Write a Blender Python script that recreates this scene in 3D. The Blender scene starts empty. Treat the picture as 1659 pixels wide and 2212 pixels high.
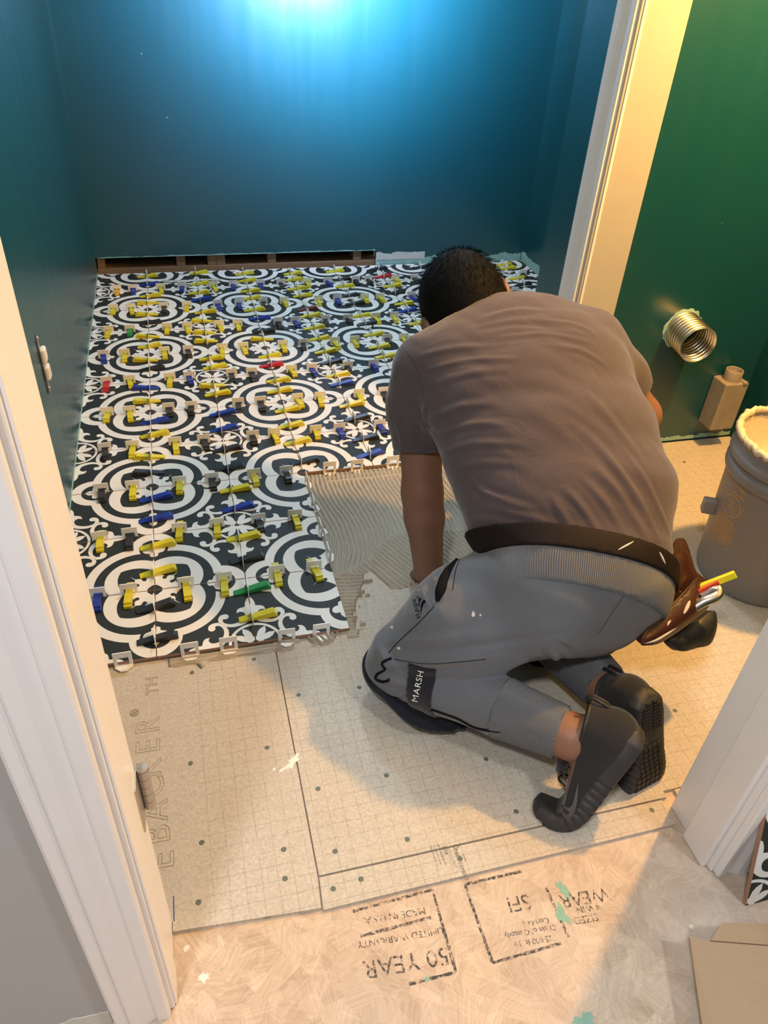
import bpy, bmesh, math, random
import numpy as np
from math import sin, cos, pi, radians
from mathutils import Vector, Matrix
from mathutils.geometry import delaunay_2d_cdt
from mathutils.bvhtree import BVHTree

SC = bpy.context.scene
COL = SC.collection
T = 0.203                     # one floor tile and its joint, metres
ZB = -0.012                   # top of the cement board (tile tops are z = 0)
ZO = -0.019                   # top of the wooden subfloor

# ------------------------------------------------------------------ camera
CAMP = np.array([0.331668, -1.110672, 1.189063])
FPX = 1616.1
_w = np.array([2.21237684, -0.25070016, 0.199841891])
_th = np.linalg.norm(_w); _k = _w / _th
_K = np.array([[0, -_k[2], _k[1]], [_k[2], 0, -_k[0]], [-_k[1], _k[0], 0]])
RC = np.eye(3) + sin(_th) * _K + (1 - cos(_th)) * _K @ _K     # rows: right, down, forward
cam = bpy.data.objects.new('camera', bpy.data.cameras.new('camera'))
COL.objects.link(cam)
_m = Matrix.Identity(4)
for i in range(3):
    _m[i][0] = RC[0][i]; _m[i][1] = -RC[1][i]; _m[i][2] = -RC[2][i]; _m[i][3] = CAMP[i]
cam.matrix_world = _m
cam.data.sensor_fit = 'VERTICAL'; cam.data.sensor_height = 36.0
cam.data.lens = FPX / 2212 * 36.0
cam.data.clip_start = 0.02
SC.camera = cam

# ------------------------------------------------------------------ light
SC.view_settings.view_transform = 'Standard'
SC.view_settings.look = 'None'
SC.view_settings.gamma = 1.0
SC.view_settings.use_curve_mapping = False
SC.view_settings.exposure = 1.14
wd = bpy.data.worlds.new('world'); SC.world = wd; wd.use_nodes = True
wd.node_tree.nodes['Background'].inputs[0].default_value = (0.9, 0.93, 1.0, 1)
wd.node_tree.nodes['Background'].inputs[1].default_value = 0.12

def lamp(name, kind, loc, power, col, size, target=None, spread=None):
    d = bpy.data.lights.new(name, kind); d.energy = power; d.color = col
    if kind == 'AREA':
        d.shape = 'DISK'; d.size = size
        if spread: d.spread = spread
    else:
        d.shadow_soft_size = size
    o = bpy.data.objects.new(name, d); COL.objects.link(o); o.location = loc
    if target is not None:
        o.rotation_euler = (Vector(target) - Vector(loc)).to_track_quat('-Z', 'Y').to_euler()
    return o
# the toilet room's ceiling lamp (cool), the closet's bare bulb (warm), the hall's ceiling lamp
lamp('alcove_lamp', 'POINT', (1.05, 1.50, 2.28), 24, (0.80, 0.93, 1.0), 0.07)
wl_ = lamp('wall_glow_spot', 'SPOT', (0.98, 1.62, 1.25), 190, (0.50, 0.63, 1.0), 0.06, (0.98, 2.30, 1.22))  # added unseen spot, turned on the far wall to make its blue glow
wl_.data.spot_size = radians(140); wl_.data.spot_blend = 1.0
lamp('closet_bulb', 'POINT', (1.76, 0.02, 1.56), 58, (1.0, 0.50, 0.125), 0.035)
lamp('hall_lamp', 'AREA', (1.70, -1.75, 2.32), 9.5, (1.0, 0.98, 0.97), 0.25, (1.70, -1.75, 0))
lamp('hall_lamp', 'AREA', (-0.15, -1.40, 2.32), 12.5, (1.0, 0.98, 0.97), 0.20, (-0.15, -1.40, 0))

# ------------------------------------------------------------------ helpers
def U(px, py, D):
    """a point at depth D along the sight line of a pixel of the 1659 x 2212 photograph"""
    d = RC.T @ np.array([(px - 829.5) / FPX, (py - 1106.0) / FPX, 1.0])
    return CAMP + d * D
def UZ(px, py, z):
    d = RC.T @ np.array([(px - 829.5) / FPX, (py - 1106.0) / FPX, 1.0])
    return CAMP + d * ((z - CAMP[2]) / d[2])
def UY(px, py, y):
    d = RC.T @ np.array([(px - 829.5) / FPX, (py - 1106.0) / FPX, 1.0])
    return CAMP + d * ((y - CAMP[1]) / d[1])
def UP(px, py, p0, n):
    d = RC.T @ np.array([(px - 829.5) / FPX, (py - 1106.0) / FPX, 1.0])
    return CAMP + d * (np.dot(np.asarray(p0) - CAMP, n) / np.dot(d, n))

def link(name, me, parent=None, kind=None):
    o = bpy.data.objects.new(name, me); COL.objects.link(o)
    if parent is not None: o.parent = parent
    if kind: o['kind'] = kind
    return o
def tag(o, label, cat, group=None, kind=None):
    o['label'] = label; o['category'] = cat
    if group: o['group'] = group
    if kind: o['kind'] = kind
    return o
def empty(name, loc=(0, 0, 0), parent=None):
    o = bpy.data.objects.new(name, None); COL.objects.link(o); o.location = loc
    o.empty_display_size = 0.05
    if parent is not None: o.parent = parent
    return o
def mesh(name, verts, faces, mats, smooth=False, mi=None):
    me = bpy.data.meshes.new(name)
    me.from_pydata([tuple(map(float, v)) for v in verts], [], [tuple(int(i) for i in f) for f in faces])
    for m in (mats if isinstance(mats, (list, tuple)) else [mats]): me.materials.append(m)
    if mi is not None: me.polygons.foreach_set('material_index', np.asarray(mi, dtype=np.int32))
    if smooth: me.polygons.foreach_set('use_smooth', np.ones(len(me.polygons), dtype=bool))
    me.update()
    return me
def from_bm(name, bm, mats, smooth=False):
    me = bpy.data.meshes.new(name); bm.normal_update(); bm.to_mesh(me); bm.free()
    for m in (mats if isinstance(mats, (list, tuple)) else [mats]): me.materials.append(m)
    if smooth: me.polygons.foreach_set('use_smooth', np.ones(len(me.polygons), dtype=bool))
    me.update(); return me
def bm_box(bm, lo, hi, bev=0.0, seg=2, mi=0):
    c = [(a + b) / 2 for a, b in zip(lo, hi)]; s = [abs(b - a) for a, b in zip(lo, hi)]
    r = bmesh.ops.create_cube(bm, size=1.0, matrix=Matrix.Translation(c) @ Matrix.Diagonal((*s, 1)))
    fs = set()
    for v in r['verts']:
        for f in v.link_faces: fs.add(f)
    for f in fs: f.material_index = mi
    if bev > 0:
        es = set()
        for v in r['verts']:
            for e in v.link_edges: es.add(e)
        bmesh.ops.bevel(bm, geom=list(es), offset=bev, segments=seg, affect='EDGES', profile=0.5)
def box(name, lo, hi, mat, parent=None, bev=0.0, kind=None):
    bm = bmesh.new(); bm_box(bm, lo, hi, bev)
    return link(name, from_bm(name, bm, mat), parent, kind)
def lathe(prof, n=48, caps=False):
    V, F = [], []
    for r, z in prof:
        for k in range(n):
            a = 2 * pi * k / n; V.append((r * cos(a), r * sin(a), z))
    for i in range(len(prof) - 1):
        for k in range(n):
            F.append((i * n + k, i * n + (k + 1) % n, (i + 1) * n + (k + 1) % n, (i + 1) * n + k))
    if caps:
        F.append(tuple(range(n))[::-1]); F.append(tuple((len(prof) - 1) * n + k for k in range(n)))
    return V, F
def tube(path, rad, n=8, closed=False):
    """swept tube; rad is a number or one per point"""
    P = np.asarray(path, float); N = len(P)
    R = np.full(N, rad) if np.isscalar(rad) else np.asarray(rad, float)
    V, F = [], []
    up = np.array([0.13, 0.21, 0.97]); prev = None
    for i in range(N):
        a = P[(i - 1) % N] if (closed or i > 0) else P[i]; b = P[(i + 1) % N] if (closed or i < N - 1) else P[i]
        t = b - a; t /= np.linalg.norm(t) + 1e-12
        if prev is None:
            x = np.cross(up, t); 
        else: x = prev - t * np.dot(prev, t)
        x /= np.linalg.norm(x) + 1e-12; prev = x; y = np.cross(t, x)
        for k in range(n):
            q = 2 * pi * k / n; V.append(P[i] + R[i] * (cos(q) * x + sin(q) * y))
    m = N if closed else N - 1
    for i in range(m):
        j = (i + 1) % N
        for k in range(n): F.append((i * n + k, i * n + (k + 1) % n, j * n + (k + 1) % n, j * n + k))
    if not closed:
        F.append(tuple(range(n))[::-1]); F.append(tuple((N - 1) * n + k for k in range(n)))
    return V, F
def merge(parts):
    V, F = [], []
    for v, f in parts:
        o = len(V); V += [tuple(q) for q in v]; F += [tuple(i + o for i in g) for g in f]
    return V, F
def catmull(pts, n=8, closed=False):
    P = [np.asarray(p, float) for p in pts]; N = len(P); out = []
    rng = range(N) if closed else range(N - 1)
    for i in rng:
        if closed: p0, p1, p2, p3 = P[(i - 1) % N], P[i], P[(i + 1) % N], P[(i + 2) % N]
        else: p0, p1, p2, p3 = P[max(i - 1, 0)], P[i], P[i + 1], P[min(i + 2, N - 1)]
        for k in range(n):
            t = k / n
            out.append(0.5 * ((2 * p1) + (-p0 + p2) * t + (2 * p0 - 5 * p1 + 4 * p2 - p3) * t * t + (-p0 + 3 * p1 - 3 * p2 + p3) * t ** 3))
    if not closed: out.append(P[-1])
    return out
def prism(poly, z0, z1):
    n = len(poly)
    V = [(x, y, z0) for x, y in poly] + [(x, y, z1) for x, y in poly]
    F = [tuple(range(n))[::-1], tuple(range(n, 2 * n))] + [(i, (i + 1) % n, n + (i + 1) % n, n + i) for i in range(n)]
    return V, F
def text_mesh(body, size=1.0, outline=0.0, align='CENTER', spacing=1.0, extrude=0.0):
    cu = bpy.data.curves.new('lettering', 'FONT'); cu.body = body; cu.size = size
    cu.align_x = align; cu.align_y = 'CENTER'; cu.space_character = spacing; cu.resolution_u = 3
    if outline > 0:
        cu.fill_mode = 'NONE'; cu.bevel_depth = outline; cu.bevel_resolution = 0
    cu.extrude = extrude
    o = bpy.data.objects.new('lettering', cu); COL.objects.link(o)
    dg = bpy.context.evaluated_depsgraph_get(); dg.update()
    ev = o.evaluated_get(dg); me = ev.to_mesh()
    V = np.array([v.co[:] for v in me.vertices]); F = [tuple(p.vertices) for p in me.polygons]
    ev.to_mesh_clear(); bpy.data.objects.remove(o); bpy.data.curves.remove(cu)
    return V, F

# ------------------------------------------------------------------ materials
def nodes(name):
    m = bpy.data.materials.new(name); m.use_nodes = True
    nt = m.node_tree; b = nt.nodes['Principled BSDF']
    return m, nt, b
def N(nt, t, **kw):
    n = nt.nodes.new(t)
    for k, v in kw.items():
        if k.startswith('i_'):
            key = k[2:]; n.inputs[int(key) if key.isdigit() else key.replace('_', ' ')].default_value = v
        else: setattr(n, k, v)
    return n
def C4(c): return (c[0], c[1], c[2], 1.0)
def plain(name, col, rough=0.5, metal=0.0, var=0.12, scale=30.0, bump=0.0, bscale=200.0, bdist=0.001, coat=0.0, spec=0.5, sss=0.0, stretch=None):
    """colour with a soft procedural variation and optional fine relief"""
    m, nt, b = nodes(name); L = nt.links.new
    tc = N(nt, 'ShaderNodeTexCoord'); src = tc.outputs['Object']
    if stretch:
        mp = N(nt, 'ShaderNodeMapping'); mp.inputs['Scale'].default_value = stretch; L(src, mp.inputs[0]); src = mp.outputs[0]
    no = N(nt, 'ShaderNodeTexNoise', i_Scale=scale, i_Detail=5.0, i_Roughness=0.6); L(src, no.inputs['Vector'])
    mx = N(nt, 'ShaderNodeMix', data_type='RGBA'); L(no.outputs[0], mx.inputs[0])
    mx.inputs[6].default_value = C4([c * (1 - var) for c in col]); mx.inputs[7].default_value = C4([min(1, c * (1 + var)) for c in col])
    L(mx.outputs[2], b.inputs['Base Color'])
    b.inputs['Roughness'].default_value = rough; b.inputs['Metallic'].default_value = metal
    b.inputs['Specular IOR Level'].default_value = spec; b.inputs['Coat Weight'].default_value = coat
    if sss: b.inputs['Subsurface Weight'].default_value = sss; b.inputs['Subsurface Radius'].default_value = (0.012, 0.004, 0.002)
    if bump > 0:
        n2 = N(nt, 'ShaderNodeTexNoise', i_Scale=bscale, i_Detail=4.0); L(src, n2.inputs['Vector'])
        bp = N(nt, 'ShaderNodeBump', i_Strength=bump, i_Distance=bdist); L(n2.outputs[0], bp.inputs['Height']); L(bp.outputs[0], b.inputs['Normal'])
    return m

def wall_paint():
    m, nt, b = nodes('teal_wall_paint'); L = nt.links.new
    tc = N(nt, 'ShaderNodeTexCoord')
    n1 = N(nt, 'ShaderNodeTexNoise', i_Scale=2.2, i_Detail=3.0); L(tc.outputs['Object'], n1.inputs['Vector'])
    mx = N(nt, 'ShaderNodeMix', data_type='RGBA'); L(n1.outputs[0], mx.inputs[0])
    mx.inputs[6].default_value = (0.003, 0.058, 0.074, 1); mx.inputs[7].default_value = (0.005, 0.075, 0.093, 1)
    # pale specks of spackle
    vo = N(nt, 'ShaderNodeTexVoronoi', i_Scale=9.0); L(tc.outputs['Object'], vo.inputs['Vector'])
    lt = N(nt, 'ShaderNodeMath', operation='LESS_THAN'); lt.inputs[1].default_value = 0.018; L(vo.outputs['Distance'], lt.inputs[0])
    m2 = N(nt, 'ShaderNodeMix', data_type='RGBA'); L(lt.outputs[0], m2.inputs[0]); L(mx.outputs[2], m2.inputs[6]); m2.inputs[7].default_value = (0.45, 0.5, 0.48, 1)
    L(m2.outputs[2], b.inputs['Base Color'])
    # roller streaks in the sheen
    mp = N(nt, 'ShaderNodeMapping'); mp.inputs['Scale'].default_value = (14, 14, 0.9); L(tc.outputs['Object'], mp.inputs[0])
    n2 = N(nt, 'ShaderNodeTexNoise', i_Scale=1.6, i_Detail=4.0); L(mp.outputs[0], n2.inputs['Vector'])
    mr = N(nt, 'ShaderNodeMapRange'); mr.inputs['To Min'].default_value = 0.25; mr.inputs['To Max'].default_value = 0.38; L(n2.outputs[0], mr.inputs[0])
    L(mr.outputs[0], b.inputs['Roughness'])
    n3 = N(nt, 'ShaderNodeTexNoise', i_Scale=260.0, i_Detail=2.0); L(tc.outputs['Object'], n3.inputs['Vector'])
    bp = N(nt, 'ShaderNodeBump', i_Strength=0.10, i_Distance=0.0012); L(n3.outputs[0], bp.inputs['Height']); L(bp.outputs[0], b.inputs['Normal'])
    b.inputs['Specular IOR Level'].default_value = 1.0
    return m
def osb():
    m, nt, b = nodes('oriented_strand_board'); L = nt.links.new
    tc = N(nt, 'ShaderNodeTexCoord')
    cols = []
    for sc, seed in ((27.0, 0.0), (41.0, 3.7)):
        mp = N(nt, 'ShaderNodeMapping'); mp.inputs['Location'].default_value = (seed, seed * 1.3, 0); L(tc.outputs['Object'], mp.inputs[0])
        vo = N(nt, 'ShaderNodeTexVoronoi', i_Scale=sc); L(mp.outputs[0], vo.inputs['Vector'])
        sx = N(nt, 'ShaderNodeSeparateColor'); L(vo.outputs['Color'], sx.inputs[0])
        ang = N(nt, 'ShaderNodeMath', operation='MULTIPLY'); ang.inputs[1].default_value = 6.28; L(sx.outputs[0], ang.inputs[0])
        vr = N(nt, 'ShaderNodeVectorRotate', rotation_type='Z_AXIS'); L(mp.outputs[0], vr.inputs['Vector']); L(ang.outputs[0], vr.inputs['Angle'])
        ms = N(nt, 'ShaderNodeMapping'); ms.inputs['Scale'].default_value = (12, 240, 1); L(vr.outputs[0], ms.inputs[0])
        no = N(nt, 'ShaderNodeTexNoise', i_Scale=1.0, i_Detail=4.0); L(ms.outputs[0], no.inputs['Vector'])
        ad = N(nt, 'ShaderNodeMath', operation='MULTIPLY_ADD'); L(sx.outputs[1], ad.inputs[0]); ad.inputs[1].default_value = 0.35; L(no.outputs[0], ad.inputs[2])
        cols.append((ad, no))
    mxa = N(nt, 'ShaderNodeMath', operation='ADD'); L(cols[0][0].outputs[0], mxa.inputs[0]); L(cols[1][0].outputs[0], mxa.inputs[1])
    cr = N(nt, 'ShaderNodeValToRGB'); cr.color_ramp.elements[0].position = 0.42; cr.color_ramp.elements[0].color = (0.39, 0.285, 0.20, 1)
    cr.color_ramp.elements[1].position = 0.95; cr.color_ramp.elements[1].color = (0.69, 0.565, 0.445, 1)
    hf = N(nt, 'ShaderNodeMath', operation='MULTIPLY'); hf.inputs[1].default_value = 0.5; L(mxa.outputs[0], hf.inputs[0]); L(hf.outputs[0], cr.inputs[0])
    # greyed, trodden-in dust in broad patches
    n4 = N(nt, 'ShaderNodeTexNoise', i_Scale=2.6, i_Detail=4.0); L(tc.outputs['Object'], n4.inputs['Vector'])
    mr = N(nt, 'ShaderNodeMapRange'); mr.inputs['From Min'].default_value = 0.42; mr.inputs['From Max'].default_value = 0.68; mr.inputs['To Max'].default_value = 0.6; L(n4.outputs[0], mr.inputs[0])
    m2 = N(nt, 'ShaderNodeMix', data_type='RGBA'); L(mr.outputs[0], m2.inputs[0]); L(cr.outputs[0], m2.inputs[6]); m2.inputs[7].default_value = (0.50, 0.47, 0.44, 1)
    # droplets of paint and mortar
    vo = N(nt, 'ShaderNodeTexVoronoi', i_Scale=13.0); L(tc.outputs['Object'], vo.inputs['Vector'])
    lt = N(nt, 'ShaderNodeMath', operation='LESS_THAN'); lt.inputs[1].default_value = 0.045; L(vo.outputs['Distance'], lt.inputs[0])
    m3 = N(nt, 'ShaderNodeMix', data_type='RGBA'); L(lt.outputs[0], m3.inputs[0]); L(m2.outputs[2], m3.inputs[6]); m3.inputs[7].default_value = (0.75, 0.72, 0.66, 1)
    L(m3.outputs[2], b.inputs['Base Color']); b.inputs['Roughness'].default_value = 0.72
    bp = N(nt, 'ShaderNodeBump', i_Strength=0.6, i_Distance=0.0012); L(mxa.outputs[0], bp.inputs['Height']); L(bp.outputs[0], b.inputs['Normal'])
    return m
def cement_board():
    m, nt, b = nodes('fibre_cement_board'); L = nt.links.new
    tc = N(nt, 'ShaderNodeTexCoord'); sp = N(nt, 'ShaderNodeSeparateXYZ'); L(tc.outputs['Object'], sp.inputs[0])
    masks = []
    for ax in (0, 1):
        dv = N(nt, 'ShaderNodeMath', operation='DIVIDE'); dv.inputs[1].default_value = 0.0254; L(sp.outputs[ax], dv.inputs[0])
        fr = N(nt, 'ShaderNodeMath', operation='FRACT'); L(dv.outputs[0], fr.inputs[0])
        lt = N(nt, 'ShaderNodeMath', operation='LESS_THAN'); lt.inputs[1].default_value = 0.035; L(fr.outputs[0], lt.inputs[0]); masks.append(lt)
    mxm = N(nt, 'ShaderNodeMath', operation='MAXIMUM'); L(masks[0].outputs[0], mxm.inputs[0]); L(masks[1].outputs[0], mxm.inputs[1])
    # no printed grid in the strip that carries the maker's lettering
    gt = N(nt, 'ShaderNodeMath', operation='GREATER_THAN'); gt.inputs[1].default_value = 0.268; L(sp.outputs[0], gt.inputs[0])
    mm = N(nt, 'ShaderNodeMath', operation='MULTIPLY'); L(mxm.outputs[0], mm.inputs[0]); L(gt.outputs[0], mm.inputs[1])
    n0 = N(nt, 'ShaderNodeTexNoise', i_Scale=26.0, i_Detail=4.0); L(tc.outputs['Object'], n0.inputs['Vector'])
    mk = N(nt, 'ShaderNodeMath', operation='MULTIPLY'); L(mm.outputs[0], mk.inputs[0]); L(n0.outputs[0], mk.inputs[1])
    n1 = N(nt, 'ShaderNodeTexNoise', i_Scale=190.0, i_Detail=5.0, i_Roughness=0.7); L(tc.outputs['Object'], n1.inputs['Vector'])
    cr = N(nt, 'ShaderNodeValToRGB'); cr.color_ramp.elements[0].position = 0.34; cr.color_ramp.elements[0].color = (0.44, 0.405, 0.345, 1)
    cr.color_ramp.elements[1].position = 0.66; cr.color_ramp.elements[1].color = (0.60, 0.56, 0.485, 1); L(n1.outputs[0], cr.inputs[0])
    n2 = N(nt, 'ShaderNodeTexNoise', i_Scale=3.4, i_Detail=3.0); L(tc.outputs['Object'], n2.inputs['Vector'])
    mr = N(nt, 'ShaderNodeMapRange'); mr.inputs['From Min'].default_value = 0.5; mr.inputs['From Max'].default_value = 0.72; mr.inputs['To Max'].default_value = 0.38; L(n2.outputs[0], mr.inputs[0])
    m1 = N(nt, 'ShaderNodeMix', data_type='RGBA'); L(mr.outputs[0], m1.inputs[0]); L(cr.outputs[0], m1.inputs[6]); m1.inputs[7].default_value = (0.46, 0.37, 0.30, 1)
    m2 = N(nt, 'ShaderNodeMix', data_type='RGBA'); L(mk.outputs[0], m2.inputs[0]); L(m1.outputs[2], m2.inputs[6]); m2.inputs[7].default_value = (0.22, 0.20, 0.16, 1)
    L(m2.outputs[2], b.inputs['Base Color']); b.inputs['Roughness'].default_value = 0.85
    bp = N(nt, 'ShaderNodeBump', i_Strength=0.25, i_Distance=0.0008); L(n1.outputs[0], bp.inputs['Height']); L(bp.outputs[0], b.inputs['Normal'])
    return m
def fabric(name, col, var=0.12, thread=900.0, rough=0.9, ribs=None, blotch=None, crumple=0.0):
    m, nt, b = nodes(name); L = nt.links.new
    tc = N(nt, 'ShaderNodeTexCoord')
    no = N(nt, 'ShaderNodeTexNoise', i_Scale=22.0, i_Detail=4.0); L(tc.outputs['Object'], no.inputs['Vector'])
    mx = N(nt, 'ShaderNodeMix', data_type='RGBA'); L(no.outputs[0], mx.inputs[0])
    mx.inputs[6].default_value = C4([c * (1 - var) for c in col]); mx.inputs[7].default_value = C4([c * (1 + var) for c in col])
    last = mx.outputs[2]
    if blotch:                                   # flecks of dried mortar
        vo = N(nt, 'ShaderNodeTexVoronoi', i_Scale=17.0); L(tc.outputs['Object'], vo.inputs['Vector'])
        lt = N(nt, 'ShaderNodeMath', operation='LESS_THAN'); lt.inputs[1].default_value = 0.05; L(vo.outputs['Distance'], lt.inputs[0])
        m2 = N(nt, 'ShaderNodeMix', data_type='RGBA'); L(lt.outputs[0], m2.inputs[0]); L(last, m2.inputs[6]); m2.inputs[7].default_value = C4(blotch); last = m2.outputs[2]
    L(last, b.inputs['Base Color']); b.inputs['Roughness'].default_value = rough
    b.inputs['Sheen Weight'].default_value = 0.25; b.inputs['Sheen Roughness'].default_value = 0.5
    b.inputs['Specular IOR Level'].default_value = 0.2
    n2 = N(nt, 'ShaderNodeTexNoise', i_Scale=thread, i_Detail=2.0); L(tc.outputs['Object'], n2.inputs['Vector'])
    bp = N(nt, 'ShaderNodeBump', i_Strength=0.28, i_Distance=0.0006); L(n2.outputs[0], bp.inputs['Height'])
    last = bp.outputs[0]
    if crumple:                                   # small soft creases
        n5 = N(nt, 'ShaderNodeTexNoise', i_Scale=16.0, i_Detail=5.0, i_Distortion=1.6); L(tc.outputs['Object'], n5.inputs['Vector'])
        b5 = N(nt, 'ShaderNodeBump', i_Strength=crumple, i_Distance=0.006); L(n5.outputs[0], b5.inputs['Height']); L(last, b5.inputs['Normal']); last = b5.outputs[0]
    if ribs is not None:                          # knitted ribs: bands perpendicular to the given direction
        at = N(nt, 'ShaderNodeAttribute', attribute_name='rib')
        ml = N(nt, 'ShaderNodeMath', operation='MULTIPLY'); ml.inputs[1].default_value = 2 * pi; L(at.outputs['Fac'], ml.inputs[0])
        sn = N(nt, 'ShaderNodeMath', operation='SINE'); L(ml.outputs[0], sn.inputs[0])
        b2 = N(nt, 'ShaderNodeBump', i_Strength=0.9, i_Distance=0.0012); L(sn.outputs[0], b2.inputs['Height']); L(last, b2.inputs['Normal']); last = b2.outputs[0]
    L(last, b.inputs['Normal'])
    return m
def ink(name, col, thr=0.46, scale=160.0):
    """worn print: real holes in the ink, cut by noise"""
    m, nt, b = nodes(name); L = nt.links.new
    tc = N(nt, 'ShaderNodeTexCoord'); no = N(nt, 'ShaderNodeTexNoise', i_Scale=scale, i_Detail=4.0, i_Roughness=0.7); L(tc.outputs['Object'], no.inputs['Vector'])
    mr = N(nt, 'ShaderNodeMapRange'); mr.inputs['From Min'].default_value = thr - 0.10; mr.inputs['From Max'].default_value = thr + 0.10; L(no.outputs[0], mr.inputs[0])
    b.inputs['Base Color'].default_value = C4(col); b.inputs['Roughness'].default_value = 0.8
    L(mr.outputs[0], b.inputs['Alpha'])
    return m

M = {}
M['wall'] = wall_paint()
M['primer'] = plain('patched_wall_primer', (0.30, 0.50, 0.46), 0.7, var=0.35, scale=40, bump=0.4, bscale=90)
M['spackle'] = plain('joint_compound', (0.62, 0.61, 0.56), 0.85, var=0.15, scale=50, bump=0.3, bscale=120)
M['grey_wall'] = plain('grey_hall_paint', (0.42, 0.427, 0.435), 0.6, var=0.04, scale=6, bump=0.15, bscale=300, bdist=0.0006)
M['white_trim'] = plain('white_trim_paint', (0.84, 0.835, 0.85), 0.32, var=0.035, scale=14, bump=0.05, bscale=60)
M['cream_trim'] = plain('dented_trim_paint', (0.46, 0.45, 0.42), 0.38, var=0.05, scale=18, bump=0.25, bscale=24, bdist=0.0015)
M['ceiling'] = plain('ceiling_paint', (0.75, 0.75, 0.73), 0.9, var=0.03)
M['osb'] = osb(); M['board'] = cement_board()
M['lumber'] = plain('framing_lumber', (0.26, 0.155, 0.08), 0.75, var=0.25, scale=14, stretch=(1.2, 8, 8), bump=0.2)
M['cavity'] = plain('dark_sheathing', (0.045, 0.045, 0.05), 0.9, var=0.6, scale=45, bump=0.5, bscale=60, bdist=0.004)
M['tile_w'] = plain('tile_glaze_white', (0.78, 0.775, 0.745), 0.50, var=0.03, scale=25, bump=0.04, bscale=320, bdist=0.0004)
M['tile_k'] = plain('tile_glaze_black', (0.021, 0.0255, 0.0235), 0.55, spec=0.3, var=0.12, scale=25, bump=0.04, bscale=320, bdist=0.0004)
M['tile_side'] = plain('tile_bisque', (0.36, 0.215, 0.15), 0.8, var=0.15, scale=60)
M['joint'] = plain('dark_joint_mortar', (0.13, 0.10, 0.08), 0.9)  # brown-black colour of the thin tile joints
M['mortar'] = plain('wet_thinset_mortar', (0.40, 0.365, 0.30), 0.55, var=0.12, scale=50, bump=0.35, bscale=420, bdist=0.0008)
M['clip'] = plain('white_clip_plastic', (0.88, 0.885, 0.885), 0.35, var=0.03, sss=0.0)
for k, c in dict(Y=(0.66, 0.58, 0.02), O=(0.80, 0.42, 0.03), B=(0.015, 0.04, 0.33), K=(0.022, 0.022, 0.024), R=(0.52, 0.02, 0.03), G=(0.02, 0.27, 0.07), Mr=(0.17, 0.035, 0.03)).items():
    M['wedge_' + k] = plain('wedge_plastic_' + {'Y': 'yellow', 'O': 'amber', 'B': 'blue', 'K': 'black', 'R': 'red', 'G': 'green', 'Mr': 'maroon'}[k], c, 0.38, var=0.12, scale=55, bump=0.12, bscale=150)
M['steel'] = plain('brushed_steel', (0.55, 0.54, 0.52), 0.34, metal=1.0, var=0.1, scale=40)
M['galv'] = plain('galvanised_duct', (0.72, 0.68, 0.58), 0.3, metal=1.0, var=0.15, scale=60)
M['screw'] = plain('greenish_screw_coat', (0.13, 0.16, 0.14), 0.5, metal=0.3, var=0.3, scale=400)
M['brass'] = plain('satin_nickel_hinge', (0.50, 0.47, 0.43), 0.38, metal=0.85, var=0.08)
M['bucket'] = plain('grey_bucket_plastic', (0.225, 0.215, 0.215), 0.45, var=0.07, scale=30, bump=0.08, bscale=160)
M['bucket_print'] = plain('orange_bucket_print', (0.62, 0.33, 0.10), 0.6)
M['mud'] = plain('dried_mortar_crust', (0.66, 0.58, 0.42), 0.8, var=0.12, scale=60, bump=0.5, bscale=110, bdist=0.003)
M['pvc'] = plain('dusty_pvc_box', (0.30, 0.265, 0.22), 0.5, var=0.25, scale=22, bump=0.1)
M['cardboard'] = plain('brown_corrugated_card', (0.42, 0.30, 0.19), 0.85, var=0.07, scale=30, stretch=(1, 14, 1), bump=0.2, bscale=90)
M['ink'] = ink('stamped_black_ink', (0.055, 0.055, 0.065), 0.50, 150)
M['ink_fine'] = ink('printed_grey_ink', (0.10, 0.10, 0.10), 0.40, 300)
M['emboss'] = plain('embossed_letter_edge', (0.36, 0.33, 0.275), 0.85)
M['blue_pencil'] = plain('blue_chalk_line', (0.05, 0.08, 0.28), 0.8)
M['teal_smear'] = plain('mint_paint_smear', (0.22, 0.42, 0.34), 0.7, var=0.2, scale=60)
M['white_smear'] = plain('white_paint_smear', (0.80, 0.78, 0.72), 0.7, var=0.1, scale=60)
M['shirt'] = fabric('heather_grey_cotton', (0.084, 0.067, 0.076), 0.10, 1100, crumple=0.35)
M['pants'] = fabric('slate_grey_jersey', (0.118, 0.133, 0.160), 0.10, 1300, crumple=0.22)
M['rib'] = fabric('ribbed_grey_knit', (0.140, 0.156, 0.186), 0.08, 1300, ribs=True)
M['piping'] = plain('black_piping', (0.008, 0.009, 0.011), 0.95, spec=0.05)
M['skin'] = plain('tan_skin', (0.235, 0.120, 0.080), 0.52, var=0.16, scale=26, bump=0.12, bscale=240, bdist=0.0008, sss=0.12)
M['hair'] = plain('black_hair', (0.0055, 0.0055, 0.006), 0.7, var=0.4, scale=140, spec=0.12)
M['navy'] = fabric('navy_neoprene', (0.012, 0.014, 0.022), 0.25, 700)
M['tan_leather'] = plain('tan_leather_patch', (0.30, 0.17, 0.075), 0.6, var=0.15, scale=60, bump=0.2)
M['white_print'] = plain('white_strap_print', (0.82, 0.83, 0.85), 0.6)
M['belt'] = plain('dark_brown_belt_leather', (0.011, 0.0075, 0.007), 0.68, spec=0.15, var=0.25, scale=40, bump=0.25, bscale=220)
M['leather'] = plain('oiled_red_brown_leather', (0.048, 0.015, 0.010), 0.30, var=0.5, scale=24, bump=0.3, bscale=150, bdist=0.0015)
M['leather_in'] = plain('worn_tan_leather', (0.060, 0.024, 0.013), 0.5, var=0.35, scale=30, bump=0.3, bscale=150)
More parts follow.
